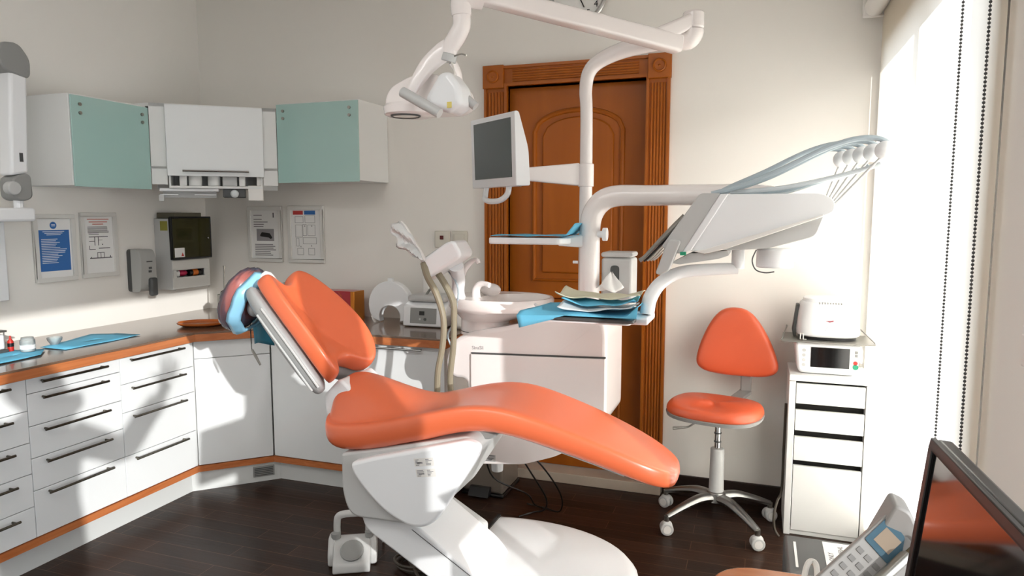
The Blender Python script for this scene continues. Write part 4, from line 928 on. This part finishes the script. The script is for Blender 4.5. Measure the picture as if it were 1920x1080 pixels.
for k in range(5):
    y = 2.475+.085*k; d = -.022*k; f = -.004*k; wv = (.0, -.014, .006, -.02, -.03)[k]
    part('handpiece', G().tube([(-.235, y-.02, 1.45+f), (-.275, y-.02, 1.41+f), (-.33, y-.02, 1.35+f), (-.368, y-.02, 1.308+f), (-.386, y-.02, 1.294+f)], [.010, .009, .008, .0065, .008], n=10), 'steel' if k != 1 else 'black', dl)
    part('hose', G().tube([(-.15, y, 1.525), (-.05+d, y, 1.552+wv*.5), (.06+d, y+.005, 1.598+wv), (.19+d, y+.006, 1.662+wv), (.28+d, y, 1.692+wv*.4), (.35+d, y, 1.692), (.39+d, y, 1.668)], .0085, n=8), 'hose', dl)
    part('whip_rod', G().tube([(.222, y, 1.475), (.365+d, y, 1.64)], .0042, n=8, smooth=False), 'greyl', dl)
    part('whip_roller', G().ell((.37+d, y, 1.655), (.03, .034, .03)), 'plast', dl)
    if k < 3: part('lower_hose', G().tube([(-.09, y+.02, 1.53), (.065, y+.02, 1.542-.006*k), (.2, y+.02, 1.568), (.30, y+.02, 1.594), (.362+d, y+.01, 1.614)], .0075, n=8), 'hose' if k % 2 else 'hosel', dl)
# lower tray carried by the delivery head
tr = thing('instrument_tray', 'white arm and dark tray reaching over the dental unit top', 'tray', (-.36, 2.5, 1.08))
part('tray_arm', G().tube([(-.06, 2.58, 1.265), (-.14, 2.565, 1.262), (-.25, 2.54, 1.25), (-.315, 2.52, 1.215), (-.352, 2.50, 1.16), (-.362, 2.49, 1.10)], [.02, .021, .022, .024, .026, .026], n=14), 'plast', tr)
part('arm_foot', G().box(-.42, -.345, 2.40, 2.58, 1.072, 1.098), 'plast', tr, bevel=.008, seg=3)
part('tray_frame', G().prism(rpoly([(-.72, 2.36), (-.40, 2.36), (-.40, 2.62), (-.72, 2.62)], .02), 'Z', 1.074, 1.082), 'plast', tr, bevel=.003)
part('tray_plate', G().prism(rpoly([(-.70, 2.35), (-.385, 2.35), (-.385, 2.63), (-.70, 2.63)], .02), 'Z', 1.083, 1.096), 'greyd', tr, bevel=.003)
def bluef(u, v):
    x = -.805+.43*u; hang = .052*max(0, 1-u/.42)
    if v < .3: return (x+.012*(1-v/.3)*(u < .3), 2.335, 1.104-hang*(1-v/.3))
    w = (v-.3)/.7
    return (x+.05*w*(1-u), 2.335+.27*w, 1.104+.004*math.sin(11*u+5*v)+.012*w*(1-u)+max(0, u-.9)*.35)
tag(part('paper_napkin', G().grid(bluef, 24, 8), 'blue', solid=.002), 'blue napkin draped over the dark instrument tray beside the spittoon', 'napkin')
def wad(x0, x1, y0, y1, z, h, seed, m, name, label, cat, curl=.02):
    random.seed(seed); a, b, c = [random.uniform(0, 6) for _ in range(3)]
    def f(u, v): return (x0+(x1-x0)*u, y0+(y1-y0)*v, z+h*(.35+.35*math.sin(5*u+a)*math.sin(4*v+b)+.15*math.sin(13*u+c+7*v))+curl*(abs(2*u-1)**3)*2)
    return tag(part(name, G().grid(f, 22, 10), m, solid=.003), label, cat)
wad(-.665, -.40, 2.38, 2.56, 1.112, .018, 1, 'glove', 'plastic_sheet', 'clear plastic wrap lying on the blue napkin of the instrument tray', 'wrap', .008)
wad(-.66, -.40, 2.42, 2.58, 1.128, .022, 2, 'blue', 'paper_napkin', 'folded blue napkin under the cream paper on the instrument tray', 'napkin', .008)
wad(-.69, -.385, 2.44, 2.60, 1.146, .026, 3, 'cream', 'paper_towel', 'cream paper towel topping the pile on the instrument tray', 'paper towel', .009)
t = thing('tissue_dispenser', 'grey-white tissue dispenser with oval opening beside the column', 'dispenser', (-.55, 2.93, 1.036))
fy = 2.87
part('case', G().box(-.612, -.482, fy, 3.01, 1.036, 1.276), 'greyl', t, bevel=.012, seg=3)
part('lid', G().box(-.614, -.480, fy-.002, 3.012, 1.278, 1.30), 'greyl', t, bevel=.012, seg=3)
part('opening', G().prism(rpoly([(-.572, 1.16), (-.535, 1.16), (-.535, 1.245), (-.572, 1.245)], .016), 'Y', fy-.002, fy+.004), 'greyd', t)
random.seed(2)
def tis(u, v):
    a = 2*PI*v; r = .004+.05*(1-u)*(1+.3*math.sin(3*a+2*u)); return (-.56-.01*(1-u)+r*math.cos(a), fy-.03-.02*(1-u)+.5*r*math.sin(a), 1.15+.06*u+.012*math.sin(2*a))
tag(part('tissue', G().grid(tis, 6, 18), 'paper', solid=.001), 'white tissue pulled out of the dispenser opening', 'tissue')

# pedal bin
t = thing('pedal_bin', 'steel pedal bin with black pedal on the floor under the dental unit', 'bin', (-1.30, 3.37, 0))
part('bin_body', G().box(-1.415, -1.19, 3.245, 3.5, .015, .40), 'bin', t, bevel=.018, seg=4)
part('base_ring', G().box(-1.42, -1.185, 3.24, 3.505, 0, .018), 'black', t, bevel=.006)
part('pedal', G().prism(rpoly([(3.19, .012), (3.25, .012), (3.25, .055), (3.225, .055)], .006), 'X', -1.365, -1.255), 'black', t, bevel=.005)
part('lid', G().box(-1.415, -1.19, 3.245, 3.5, .402, .43), 'black', t, bevel=.01)
# ================================================================ stool
sx, sy = -.14, 3.30
t = thing('stool', 'orange swivel stool with rounded triangular backrest beside the door', 'stool', (sx, sy, 0))
o2 = [(0, .172), (.05, .165), (.09, .135), (.13, .075), (.165, .0), (.188, -.075), (.192, -.115), (.165, -.145), (.10, -.158), (0, -.16)]
o2 = o2+[(-a, b) for a, b in o2[-2:0:-1]]
mb = frame_mx((-.075, 3.47, .845), (1, -.12, .0), (-.06, .12, 1))
def tri(sc, n, curve=.0): return [mb @ Vector((u*sc, v*sc, n-.9*u*u*sc*sc*-1*.5)) for u, v in o2]
part('backrest', G().rings([tri(.9, -.035), tri(1, -.02), tri(1, .012), tri(.95, .028), tri(.8, .036), tri(.4, .038), tri(.1, .038)]), 'orangest', t, subd=2, ang=180)
part('back_post', G().box(-.05, 0.0, 3.475, 3.50, .60, .72), 'grey', t, bevel=.006)
part('back_bracket', bar(Vector((-.025, 3.485, .605)), Vector((-.10, 3.32, .575)), .008, .03, .008, .03, .004), 'grey', t)
mseat = Matrix.Translation((-.155, 3.25, 0)) @ Matrix.Rotation(math.radians(-14), 4, 'Z')
def so(sc, z, dip=0):
    out = []
    for k in range(40):
        a = 2*PI*k/40; c, q = math.cos(a), math.sin(a)
        x = .212*math.copysign(abs(c)**.75, c); y = .19*math.copysign(abs(q)**.8, q)
        out.append(mseat @ Vector((x*sc, y*sc, z+dip*(abs(x)/.212)**2)))
    return out
part('seat', G().rings([so(.93, .552), so(.99, .557), so(1.0, .570), so(.98, .588), so(.90, .600, .006), so(.6, .590, .022), so(.3, .586, .022), so(.05, .586, .022)]), 'orangest', t, subd=1, ang=180)
part('seat_rim', G().rings([so(.9, .538), so(.985, .541), so(1.005, .556), so(.98, .558), so(.8, .556)]), 'grey', t, ang=60)
part('mechanism', G().box(-.20, -.09, 3.22, 3.34, .512, .54), 'greyd', t, bevel=.008)
part('lever', G().tube([(-.18, 3.22, .525), (-.23, 3.19, .515), (-.27, 3.17, .495), (-.33, 3.15, .49)], [.004, .004, .004, .007], n=8), 'steel', t)
part('piston', G().cyl((sx, sy, .36), (sx, sy, .52), .014), 'chrome', t)
for z in (.40, .44): part('piston_ring', G().cyl((sx, sy, z), (sx, sy, z+.006), .0165), 'greyd', t)
part('column', G().cyl((sx, sy, .16), (sx, sy, .37), .034, .031), 'greyl', t, bevel=.004)
part('hub', G().cyl((sx, sy, .115), (sx, sy, .165), .05, .042), 'alu', t, bevel=.006)
for k, a in enumerate((153, 222, 313, 28, 90)):
    r = math.radians(a); dx, dy = math.cos(r), math.sin(r); R = .275 if k < 4 else .245
    leg = part('leg', G().tube([(sx+dx*.03, sy+dy*.03, .135), (sx+dx*.10, sy+dy*.10, .138), (sx+dx*.19, sy+dy*.19, .115), (sx+dx*R, sy+dy*R, .085)], [.03, .026, .021, .015], n=12, flat=(.8, 1)), 'alu', t)
    x, y = sx+dx*R, sy+dy*R
    part('caster_stem', G().cyl((x, y, .06), (x, y, .088), .012), 'steel', leg)
    w = Vector((-dy, dx, 0)) if k not in (1, 2) else Vector((.25, -1, 0)).normalized()
    c = Vector((x, y, .03))+Vector((0, 0, 0))
    g = G()
    for s in (-1, 1): g.cyl(c+w*s*.006, c+w*s*.024, .0295, n=22)
    part('caster_wheel', g, 'greyl', leg, bevel=.004)
    for s in (-1, 1): part('wheel_disc', G().cyl(c+w*.0245*s, c+w*.026*s, .018, n=18), 'plastw', leg)
    part('caster_hood', G().ell(c+Vector((0, 0, .014)), (.026, .026, .022)), 'greyl', leg)

# ================================================================ drawer unit with sterilisers
t = thing('drawer_unit', 'narrow white drawer unit with dark gaps carrying two white machines', 'cabinet', (.33, 3.44, 0))
x0, x1, y0, y1 = .160, .491, 3.30, 3.575
g = G(); g.box(x0, x0+.028, y0, y1, 0, .715).box(x1-.018, x1, y0, y1, 0, .715).box(x0, x1, y0, y1, .716, .745).box(x0+.028, x1-.018, y1-.012, y1, 0, .715).box(x0+.028, x1-.018, y0+.01, y1, 0, .02)
part('carcass', g, 'whitem', t, bevel=.002)
part('gap_shadow', G().box(x0+.0285, x1-.0185, y0+.05, y0+.06, .021, .714), 'dark', t)  # dark sheet painting in the shadow behind the drawer gaps
for a, b in ((.614, .706), (.49, .585), (.352, .462), (.024, .327)):
    part('drawer_front', G().box(x0+.031, x1-.021, y0+.002, y0+.02, a, b), 'whitem', t, bevel=.0015)
cable([(.152, 3.34, .60), (.15, 3.335, .4), (.148, 3.33, .2), (.13, 3.30, .15), (.118, 3.27, .10), (.12, 3.255, .04), (.14, 3.25, .005)], 'dark cable hanging down the left side of the drawer unit', 'cableb', .006)
t = thing('screen_machine', 'white machine with black screen on top of the drawer unit', 'machine', (.315, 3.44, .745))
a0, a1, f0 = .182, .452, 3.335
fr = rpoly([(a0+.012, .747), (a1-.02, .747), (a1+.004, .885), (a0-.004, .889)], [.03, .02, .02, .02])
part('case', G().prism(fr, 'Y', f0, 3.54), 'plast', t, bevel=.012, seg=3)
mx = frame_mx((0, f0-.0005, 0), (1, 0, 0), (0, 0, 1))
part('screen', G().box(.246, .404, .778, .868, 0, .002, mx), 'screenb', t, bevel=.0008)
for z in (.852, .83, .808, .786):
    part('button', G().cyl(mx @ Vector((.218, z, 0)), mx @ Vector((.218, z, .0015)), .0075, n=14), 'greyl', t)
for z in (.853, .838): part('button', G().box(.424, .436, z-.006, z+.006, 0, .0015, mx), 'grey', t)
part('red_button', G().cyl(mx @ Vector((.428, .806, 0)), mx @ Vector((.428, .806, .003)), .009, n=18), 'red', t)
part('green_button', G().cyl(mx @ Vector((.429, .788, 0)), mx @ Vector((.429, .788, .003)), .0115, n=18), 'green', t)
part('side_switch', G().box(a1, a1+.008, 3.37, 3.43, .80, .86), 'plast', t, bevel=.003)
t = thing('machine_tray', 'grey metal tray between the two white machines', 'tray', (.31, 3.42, .89))
g = G(); g.prism(rpoly([(.115, 3.30), (.505, 3.30), (.495, 3.55), (.135, 3.55)], .015), 'Z', .890, .897)
part('tray_plate', g, 'traymetal', t, bevel=.002)
part('tray_lip', G().tube([(.12, 3.302, .899), (.15, 3.52, .93), (.15, 3.545, .93)], .003, n=6, smooth=False).tube([(.502, 3.302, .899), (.47, 3.52, .925), (.47, 3.545, .925)], .003, n=6, smooth=False), 'traymetal', t)
t = thing('vented_machine', 'white rounded machine with vents and small red logo on the grey tray', 'machine', (.315, 3.43, .9))
cx, cy = .317, 3.435
def vr(sx_, sy_, z): return [Vector((cx+sx_*math.copysign(abs(math.cos(2*PI*k/40))**.6, math.cos(2*PI*k/40)), cy+sy_*math.copysign(abs(math.sin(2*PI*k/40))**.8, math.sin(2*PI*k/40)), z)) for k in range(40)]
part('case', G().rings([vr(.125, .095, .912), vr(.133, .10, .918), vr(.134, .10, .94), vr(.127, .096, 1.02), vr(.119, .09, 1.058), vr(.112, .085, 1.066), vr(.02, .02, 1.07)]), 'plast', t, ang=40)
part('top_cap', G().rings([vr(.108, .08, 1.066), vr(.105, .078, 1.080), vr(.098, .07, 1.085), vr(.02, .02, 1.087)]), 'plast', t, ang=40)
part('base', G().rings([vr(.12, .09, .898), vr(.12, .09, .914)]), 'black', t)
part('side_handle', G().prism(rpoly([(.182, 1.05), (.196, 1.05), (.188, .93), (.184, .90), (.174, .90), (.168, .93)], .004), 'Y', 3.41, 3.46), 'greyd', t, bevel=.004)
g = G()
for k in range(9): g.box(cx-.045+.011*k, cx-.040+.011*k, cy-.0885, cy-.06, 1.0595, 1.0675)
part('vent_slot', g, 'grey', t)
mx = frame_mx((cx, cy-.0975, .985), (1, 0, 0), (0, .04, 1))
g = G().prism([(-.018, .002), (.0, -.004), (.016, .0), (.016, .006), (.004, .003)], 'Z', 0, .001, mx); part('logo', g, mat('logo_red', (150, 70, 78), .5), t)
g = G()
for s in (-.008, .022):
    m2 = frame_mx((cx+s, cy-.1012, .945), (1, 0, 0), (0, .03, 1)); g.tube([m2 @ Vector(p) for p in ((-.009, 0, 0), (.009, 0, 0), (0, .016, 0))], .0007, n=4, smooth=False, closed=True)
part('warning_triangles', g, 'ink', t)
part('front_foot', G().tube([(.20, 3.345, .90), (.20, 3.345, .925), (.212, 3.342, .925), (.212, 3.342, .90), (.225, 3.338, .90)], .003, n=6, smooth=False), 'plastw', t)

# ================================================================ window blind
t = thing('roller_blind', 'sunlit white roller blind drawn down over the far window', 'blind', (XR-.02, 2.7, 2.3))
xf = XR-.022
def bl(u, v): return (xf-.004*math.sin(2.2*u*PI)*(v), 1.835+(3.575-1.835)*u, .03+2.32*(1-v))
part('fabric', G().grid(bl, 24, 12), M['blind'], t, ang=180)
part('roller_tube', G().cyl((XR-.06, 1.83, 2.375), (XR-.06, 3.55, 2.375), .042, n=24), 'plastw', t)
part('end_cap', G().box(XR-.108, XR-.012, 3.55, 3.565, 2.33, 2.42), 'plastw', t, bevel=.006)
part('bottom_bar', G().box(xf-.006, xf+.006, 1.835, 3.575, .015, .032), 'plastw', t, bevel=.003)
def beads(x, y, z0, z1):
    g = G(); z = z0
    while z < z1:
        g.ell((x, y, z), (.0038, .0038, .0038), nu=6, nv=4); z += .0092
    return g.tube([(x, y, z0), (x, y, z1)], .0008, n=4, smooth=False)
part('bead_chain', beads(XR-.045, 2.11, .62, 2.36), 'greyd', t)
part('bead_chain', beads(XR-.045, 1.875, .62, 2.36), 'greyd', t)
part('chain_loop', G().tube([(XR-.045, 2.11, .62), (XR-.045, 1.99, .585), (XR-.045, 1.875, .62)], .002, n=6), 'greyd', t)
part('chain_bracket', G().box(XR-.06, XR-.0005, 1.80, 1.86, 1.955, 1.975), 'grey', t, bevel=.003)

t = thing('roller_blind', 'unseen half-lowered white roller blind added over the nearer window, beyond the right picture edge', 'blind', (XR-.02, 1.05, 2.3))  # added out of view, lowered to keep direct sun off the back wall
part('fabric', G().grid(lambda u, v: (XR+.07-.003*math.sin(2.2*u*PI)*v, .585+.94*u, 1.70+.47*(1-v)), 12, 6), M['blind'], t, ang=180)
part('roller_tube', G().cyl((XR+.06, .585, 2.165), (XR+.06, 1.525, 2.165), .022, n=24), 'plastw', t)
part('bottom_bar', G().box(XR+.064, XR+.076, .585, 1.525, 1.685, 1.702), 'plastw', t, bevel=.003)

# ================================================================ foreground desk
t = thing('desk', 'varnished orange-brown wooden desk cut by the bottom picture edge', 'desk', (.22, .9, .72))
part('desk_top', G().prism(rpoly([(-.10, .32), (.50, .32), (.50, 1.43), (-.06, 1.415)], [.01, .01, .01, .10]), 'Z', .722, .75), 'desk', t, bevel=.006, seg=3)
for x, y in ((-.03, .38), (.45, .38), (.0, 1.34), (.45, 1.36)):
    part('leg', G().box(x-.02, x+.02, y-.02, y+.02, 0, .722), 'desk', t, bevel=.003)
cable([(.088, 1.28, .756), (.098, 1.30, .772), (.108, 1.345, .80), (.118, 1.36, .806), (.126, 1.35, .80), (.124, 1.30, .775), (.12, 1.25, .756), (.14, 1.15, .756)], 'white cable looping up over the wooden desk edge', 'cablew', .0055)
t = thing('computer_case', 'dark grey box with pale slot and paper label below the drawer unit', 'computer', (.25, 2.1, 0))
part('case', G().box(.112, .36, 1.62, 2.275, .0, .45), 'greyd', t, bevel=.01, seg=3)
part('pale_slot', G().box(.138, .145, 2.06, 2.225, .4495, .4515), 'paper', t)
lb = part('paper_label', G().box(.222, .31, 2.08, 2.255, .4502, .4512), 'paper', t)
mx = frame_mx((.24, 2.09, .4513), (0, 1, 0), (-1, 0, 0))
g = text_into(G(), 'ONLY', .02, frame_mx((.246, 2.13, .4513), (0, 1, 0), (-1, 0, 0)), 'LEFT')
text_into(g, 'GENERAL', .02, frame_mx((.276, 2.15, .4513), (0, 1, 0), (-1, 0, 0)), 'LEFT')
part('writing', g, 'ink', lb)
# telephone
t = thing('telephone', 'grey desk telephone with blue display tilted up beside the black monitor', 'telephone', (.2, 1.15, .75))
n_ = Vector((.20, -.80, .56)).normalized()
pu = Vector((.76*.944-.65*.034, .76*.331+.65*.097, .65*.995)); pu = (pu-n_*pu.dot(n_)).normalized(); pv = pu.cross(n_)
mp = frame_mx(Vector((.138, 1.20, .884)), pv, pu)        # x right, y up the phone, z out of its face
part('body', G().prism(rpoly([(-.002, -.085), (-.002, .130), (.05, .128), (.10, .10), (.118, .05), (.118, -.06)], [.005, .006, .02, .03, .03, .005]), 'Z', -.03, 0, mp), 'phone', t, bevel=.006, seg=3)
ds = part('display', G().prism(rpoly([(.003, .068), (.002, .126), (.04, .121), (.052, .10), (.054, .066)], .004), 'Z', 0, .002, mp), 'disp', t)
part('display_picture', G().box(.012, .042, .078, .110, .002, .0025, mp), 'dispp', ds)
for i in range(5):
    for j in range(3): part('key', G().box(.006+.016*j, .016+.016*j, .044-.020*i, .053-.020*i, 0, .0015, mp), 'key', t)
part('stand', G().prism(rpoly([(.16, .752), (.30, .752), (.285, .90), (.255, .965), (.232, .975), (.20, .90)], .01), 'Y', 1.255, 1.32), 'phone', t, bevel=.01, seg=3)
part('foot', G().box(.08, .30, 1.10, 1.32, .7505, .775), 'greyl', t, bevel=.006)
t = thing('pen', 'silver pen with brass tip leaning against the telephone', 'pen', (.2, 1.1, .85))
a, b = mp @ Vector((.056, -.06, .012)), mp @ Vector((.058, .098, .014))
part('barrel', G().tube([a, a.lerp(b, .97), b], [.0095, .0095, .007], n=14, smooth=False), 'steel', t)
c = b+(b-a).normalized()*.030
part('tip', G().tube([b, c], [.006, .006], n=12, smooth=False), mat('brass_tip', (120, 108, 84), .3, metal=1), t)
part('cap_ring', G().tube([c, c+(b-a).normalized()*.005], .0075, n=12, smooth=False), 'chrome', t)
# black computer monitor
t = thing('computer_monitor', 'black glossy computer monitor cut by the right picture edge', 'monitor', (.3, .7, .75))
q0 = Vector((.21, .942, 1.183)); qy = Vector((.05, -1, 0)).normalized(); qz = Vector((.10, 0, 1)).normalized()
mq = frame_mx(q0, qy, qz) @ Matrix.Translation((0, -.30, 0))
part('housing', G().box(0, .50, 0, .30, -.022, -.002, mq), 'black', t, bevel=.005, seg=3)
g = G(); bz = .012
g.box(0, .50, .30-bz, .30, -.004, .003, mq).box(0, .50, 0, bz, -.004, .003, mq).box(0, bz, bz, .30-bz, -.004, .003, mq).box(.50-bz, .50, bz, .30-bz, -.004, .003, mq)
part('bezel', g, 'black', t, bevel=.0015)
part('screen', G().box(bz, .50-bz, bz, .30-bz, -.004, -.0005, mq), 'screenb', t)
part('stand_neck', G().box(.22, .28, -.12, .12, -.06, -.035, mq), 'black', t, bevel=.004)
part('stand_foot', G().box(.22, .40, .58, .82, .7505, .762), 'black', t, bevel=.004)

# ================================================================ the photographer, whose shadow falls on the drawers
def skin(name, pts, edges, rad, m, parent, root=0, lv=2):
    me = bpy.data.meshes.new(name); w = ROOT[parent.name].inverted()
    me.from_pydata([w @ Vector(p) for p in pts], edges, []); me.materials.append(M[m])
    o = bpy.data.objects.new(name, me); C.objects.link(o); o.parent = parent; ROOT[o.name] = ROOT[parent.name]
    sk = o.modifiers.new('skin', 'SKIN'); sk.use_smooth_shade = True
    for k, v in enumerate(me.skin_vertices[0].data): v.radius = (rad[k], rad[k]) if not isinstance(rad[k], tuple) else rad[k]; v.use_root = (k == root)
    x = o.modifiers.new('smooth', 'SUBSURF'); x.levels = x.render_levels = lv
    return o
ox, oy = .04, -.27
ph = thing('person', 'photographer in dark clothes behind the camera, one hand raised towards the window', 'person', (ox, oy, 0))
J = {'pel': (ox, oy, .93), 'wai': (ox, oy, 1.08), 'che': (ox, oy, 1.26), 'nec': (ox, oy+.01, 1.42), 'hd0': (ox-.005, oy+.04, 1.475), 'hd1': (ox-.005, oy+.05, 1.53), 'hd2': (ox-.005, oy+.045, 1.575),
     'ls': (ox-.18, oy, 1.36), 'le': (ox-.28, oy+.02, 1.14), 'lw': (ox-.10, oy+.19, 1.33), 'lh': (ox-.075, oy+.205, 1.40),
     'rs': (ox+.18, oy, 1.36), 're': (ox+.33, oy+.14, 1.28), 'rw': (ox+.39, oy+.33, 1.49), 'rh': (ox+.395, oy+.36, 1.56),
     'lhp': (ox-.09, oy, .88), 'lk': (ox-.10, oy+.02, .48), 'la': (ox-.10, oy-.02, .08), 'lt': (ox-.11, oy+.13, .04),
     'rhp': (ox+.09, oy, .88), 'rk': (ox+.10, oy+.02, .48), 'ra': (ox+.10, oy-.02, .08), 'rt': (ox+.11, oy+.13, .04)}
RD = {'pel': .13, 'wai': .12, 'che': .14, 'nec': .055, 'hd0': .07, 'hd1': .085, 'hd2': .078, 'ls': .06, 'le': .042, 'lw': .028, 'lh': .035, 'rs': .06, 're': .042, 'rw': .028, 'rh': .036,
      'lhp': .085, 'lk': .06, 'la': .042, 'lt': .035, 'rhp': .085, 'rk': .06, 'ra': .042, 'rt': .035}
ks = list(J); ed = [('pel', 'wai'), ('wai', 'che'), ('che', 'nec'), ('nec', 'hd0'), ('hd0', 'hd1'), ('hd1', 'hd2'), ('che', 'ls'), ('ls', 'le'), ('le', 'lw'), ('lw', 'lh'), ('che', 'rs'), ('rs', 're'), ('re', 'rw'), ('rw', 'rh'),
     ('pel', 'lhp'), ('lhp', 'lk'), ('lk', 'la'), ('la', 'lt'), ('pel', 'rhp'), ('rhp', 'rk'), ('rk', 'ra'), ('ra', 'rt')]
skin('body', [J[k] for k in ks], [(ks.index(a), ks.index(b)) for a, b in ed], [RD[k] for k in ks], 'skin', ph)
V3 = lambda k: Vector(J[k])
g = G(); cx_ = Vector((ox, oy, 0))
def torso(z, a, b): return [Vector((ox+a*math.cos(2*PI*k/28), oy+b*math.sin(2*PI*k/28), z)) for k in range(28)]
g.rings([torso(.90, .175, .135), torso(.98, .17, .13), torso(1.10, .16, .12), torso(1.25, .19, .13), torso(1.36, .20, .12), torso(1.405, .15, .09), torso(1.43, .075, .07), torso(1.45, .068, .066)])
for a, b, c in (('ls', 'le', 'lw'), ('rs', 're', 'rw')): g.tube([V3(a)+Vector((0, 0, .01)), V3(a).lerp(V3(b), .5), V3(b), V3(b).lerp(V3(c), .5), V3(c).lerp(V3(b), .08)], [.078, .07, .062, .055, .044], n=14)
part('jumper', g, 'cloth', ph, ang=180)
g = G(); g.rings([torso(.80, .15, .12), torso(.84, .17, .135), torso(.92, .168, .13), torso(.96, .16, .125)])
for a, b, c in (('lhp', 'lk', 'la'), ('rhp', 'rk', 'ra')): g.tube([V3(a), V3(a).lerp(V3(b), .5), V3(b), V3(b).lerp(V3(c), .5), V3(c)], [.098, .088, .074, .066, .06], n=16)
part('trousers', g, 'trouser', ph, ang=180)
for s, n in ((-1, 'la'), (1, 'ra')):
    p = Vector(J[n]); part('shoe', G().ell((p.x, p.y+.07, .045), (.05, .14, .045), e=.8), 'black', ph)
hc = Vector(J['hd1']); part('hair', G().ell(hc+Vector((0, -.032, .03)), (.104, .10, .10)), 'hair', ph)
for s in (-1, 1):
    part('ear', G().ell(hc+Vector((s*.083, -.005, -.01)), (.012, .022, .032)), 'skin', ph); part('eye', G().ell(hc+Vector((s*.032, .078, .002)), (.014, .01, .009)), 'paper', ph)
part('nose', G().ell(hc+Vector((0, .088, -.02)), (.013, .02, .022)), 'skin', ph); part('mouth', G().ell(hc+Vector((0, .08, -.05)), (.024, .01, .007)), 'red', ph)
def fingers(w0, d, side, L):
    d = Vector(d).normalized(); s_ = Vector(side).normalized(); nn = d.cross(s_)
    for k, l in enumerate((.92, 1.05, 1.0, .8)):
        b = Vector(w0)+d*.035+s_*(.03-.02*k); f = (d+s_*(.16-.12*k)).normalized()
        skin('finger', [b-d*.03, b, b+f*L*l*.45, b+f*L*l*.75+nn*.008, b+f*L*l+nn*.018], [(0, 1), (1, 2), (2, 3), (3, 4)], [.010, .010, .009, .008, .007], 'skin', ph, 0, 1)
    b = Vector(w0)+s_*.028; f = (d*.6+s_).normalized()
    skin('thumb', [b-s_*.02, b, b+f*.03, b+f*.058], [(0, 1), (1, 2), (2, 3)], [.012, .011, .010, .008], 'skin', ph, 0, 1)
fingers(J['rh'], (.05, .25, 1), (-.8, -.6, .1), .085)
fingers(J['lh'], (.4, .1, .5), (.2, -.3, .8), .075)
tc = thing('camera', 'black photo camera held in front of the photographer', 'camera', (0, -.1, 1.45))
part('camera_body', G().box(-.07, .07, -.16, -.10, 1.40, 1.50), 'black', tc, bevel=.01, seg=3)
part('camera_lens', G().cyl((0, -.10, 1.45), (0, -.045, 1.45), .036, n=28), 'black', tc, bevel=.003)
part('viewfinder', G().box(-.025, .025, -.16, -.105, 1.50, 1.525), 'black', tc, bevel=.006)
# ================================================================ light and camera
SD = Vector((-1, .80, -.29)).normalized()
sun = bpy.data.lights.new('sun', 'SUN'); sun.energy = 4.0; sun.angle = math.radians(.6); sun.color = (1, .985, .955)
so_ = bpy.data.objects.new('sun', sun); C.objects.link(so_); so_.rotation_euler = SD.to_track_quat('-Z', 'Y').to_euler()
wd = bpy.data.worlds.new('sky'); bpy.context.scene.world = wd; wd.use_nodes = True; nt = wd.node_tree
bg = nt.nodes['Background']; bg.inputs['Color'].default_value = (.86, .93, 1, 1); bg.inputs['Strength'].default_value = 2.6
def area(nm, loc, rot, sx, sy, e, col):
    l = bpy.data.lights.new(nm, 'AREA'); l.shape = 'RECTANGLE'; l.size = sx; l.size_y = sy; l.energy = e; l.color = col
    o = bpy.data.objects.new(nm, l); C.objects.link(o); o.location = loc; o.rotation_euler = rot; return o
area('ceiling_fill', (-1.4, .2, 2.98), (0, 0, 0), 1.8, .6, 28, (1, .985, .96))  # unseen fill lamps added under the ceiling to lift the ambient light
area('ceiling_fill', (-1.4, -1.3, 2.98), (0, 0, 0), 1.8, .6, 18, (1, .985, .96))
area('window_daylight', (XR+.30, .1, 1.15), (0, math.radians(90), 0), 2.0, 2.8, 26, (.94, .97, 1))
area('window_daylight', (XR+.22, 2.85, .93), (0, math.radians(90), 0), 1.6, 1.3, 44, (1, .985, .95))
cam = bpy.data.cameras.new('camera'); cam.sensor_width = 36; cam.lens = 1304/1920*36; cam.clip_start = .02
co = bpy.data.objects.new('camera', cam); C.objects.link(co); co.location = (0, 0, 1.45)
co.rotation_euler = (math.radians(90)-math.atan(135/1304), 0, math.radians(19.35))
sc = bpy.context.scene; sc.camera = co
sc.view_settings.view_transform = 'Standard'; sc.view_settings.look = 'None'; sc.view_settings.exposure = 0; sc.view_settings.gamma = 1; sc.view_settings.use_curve_mapping = False
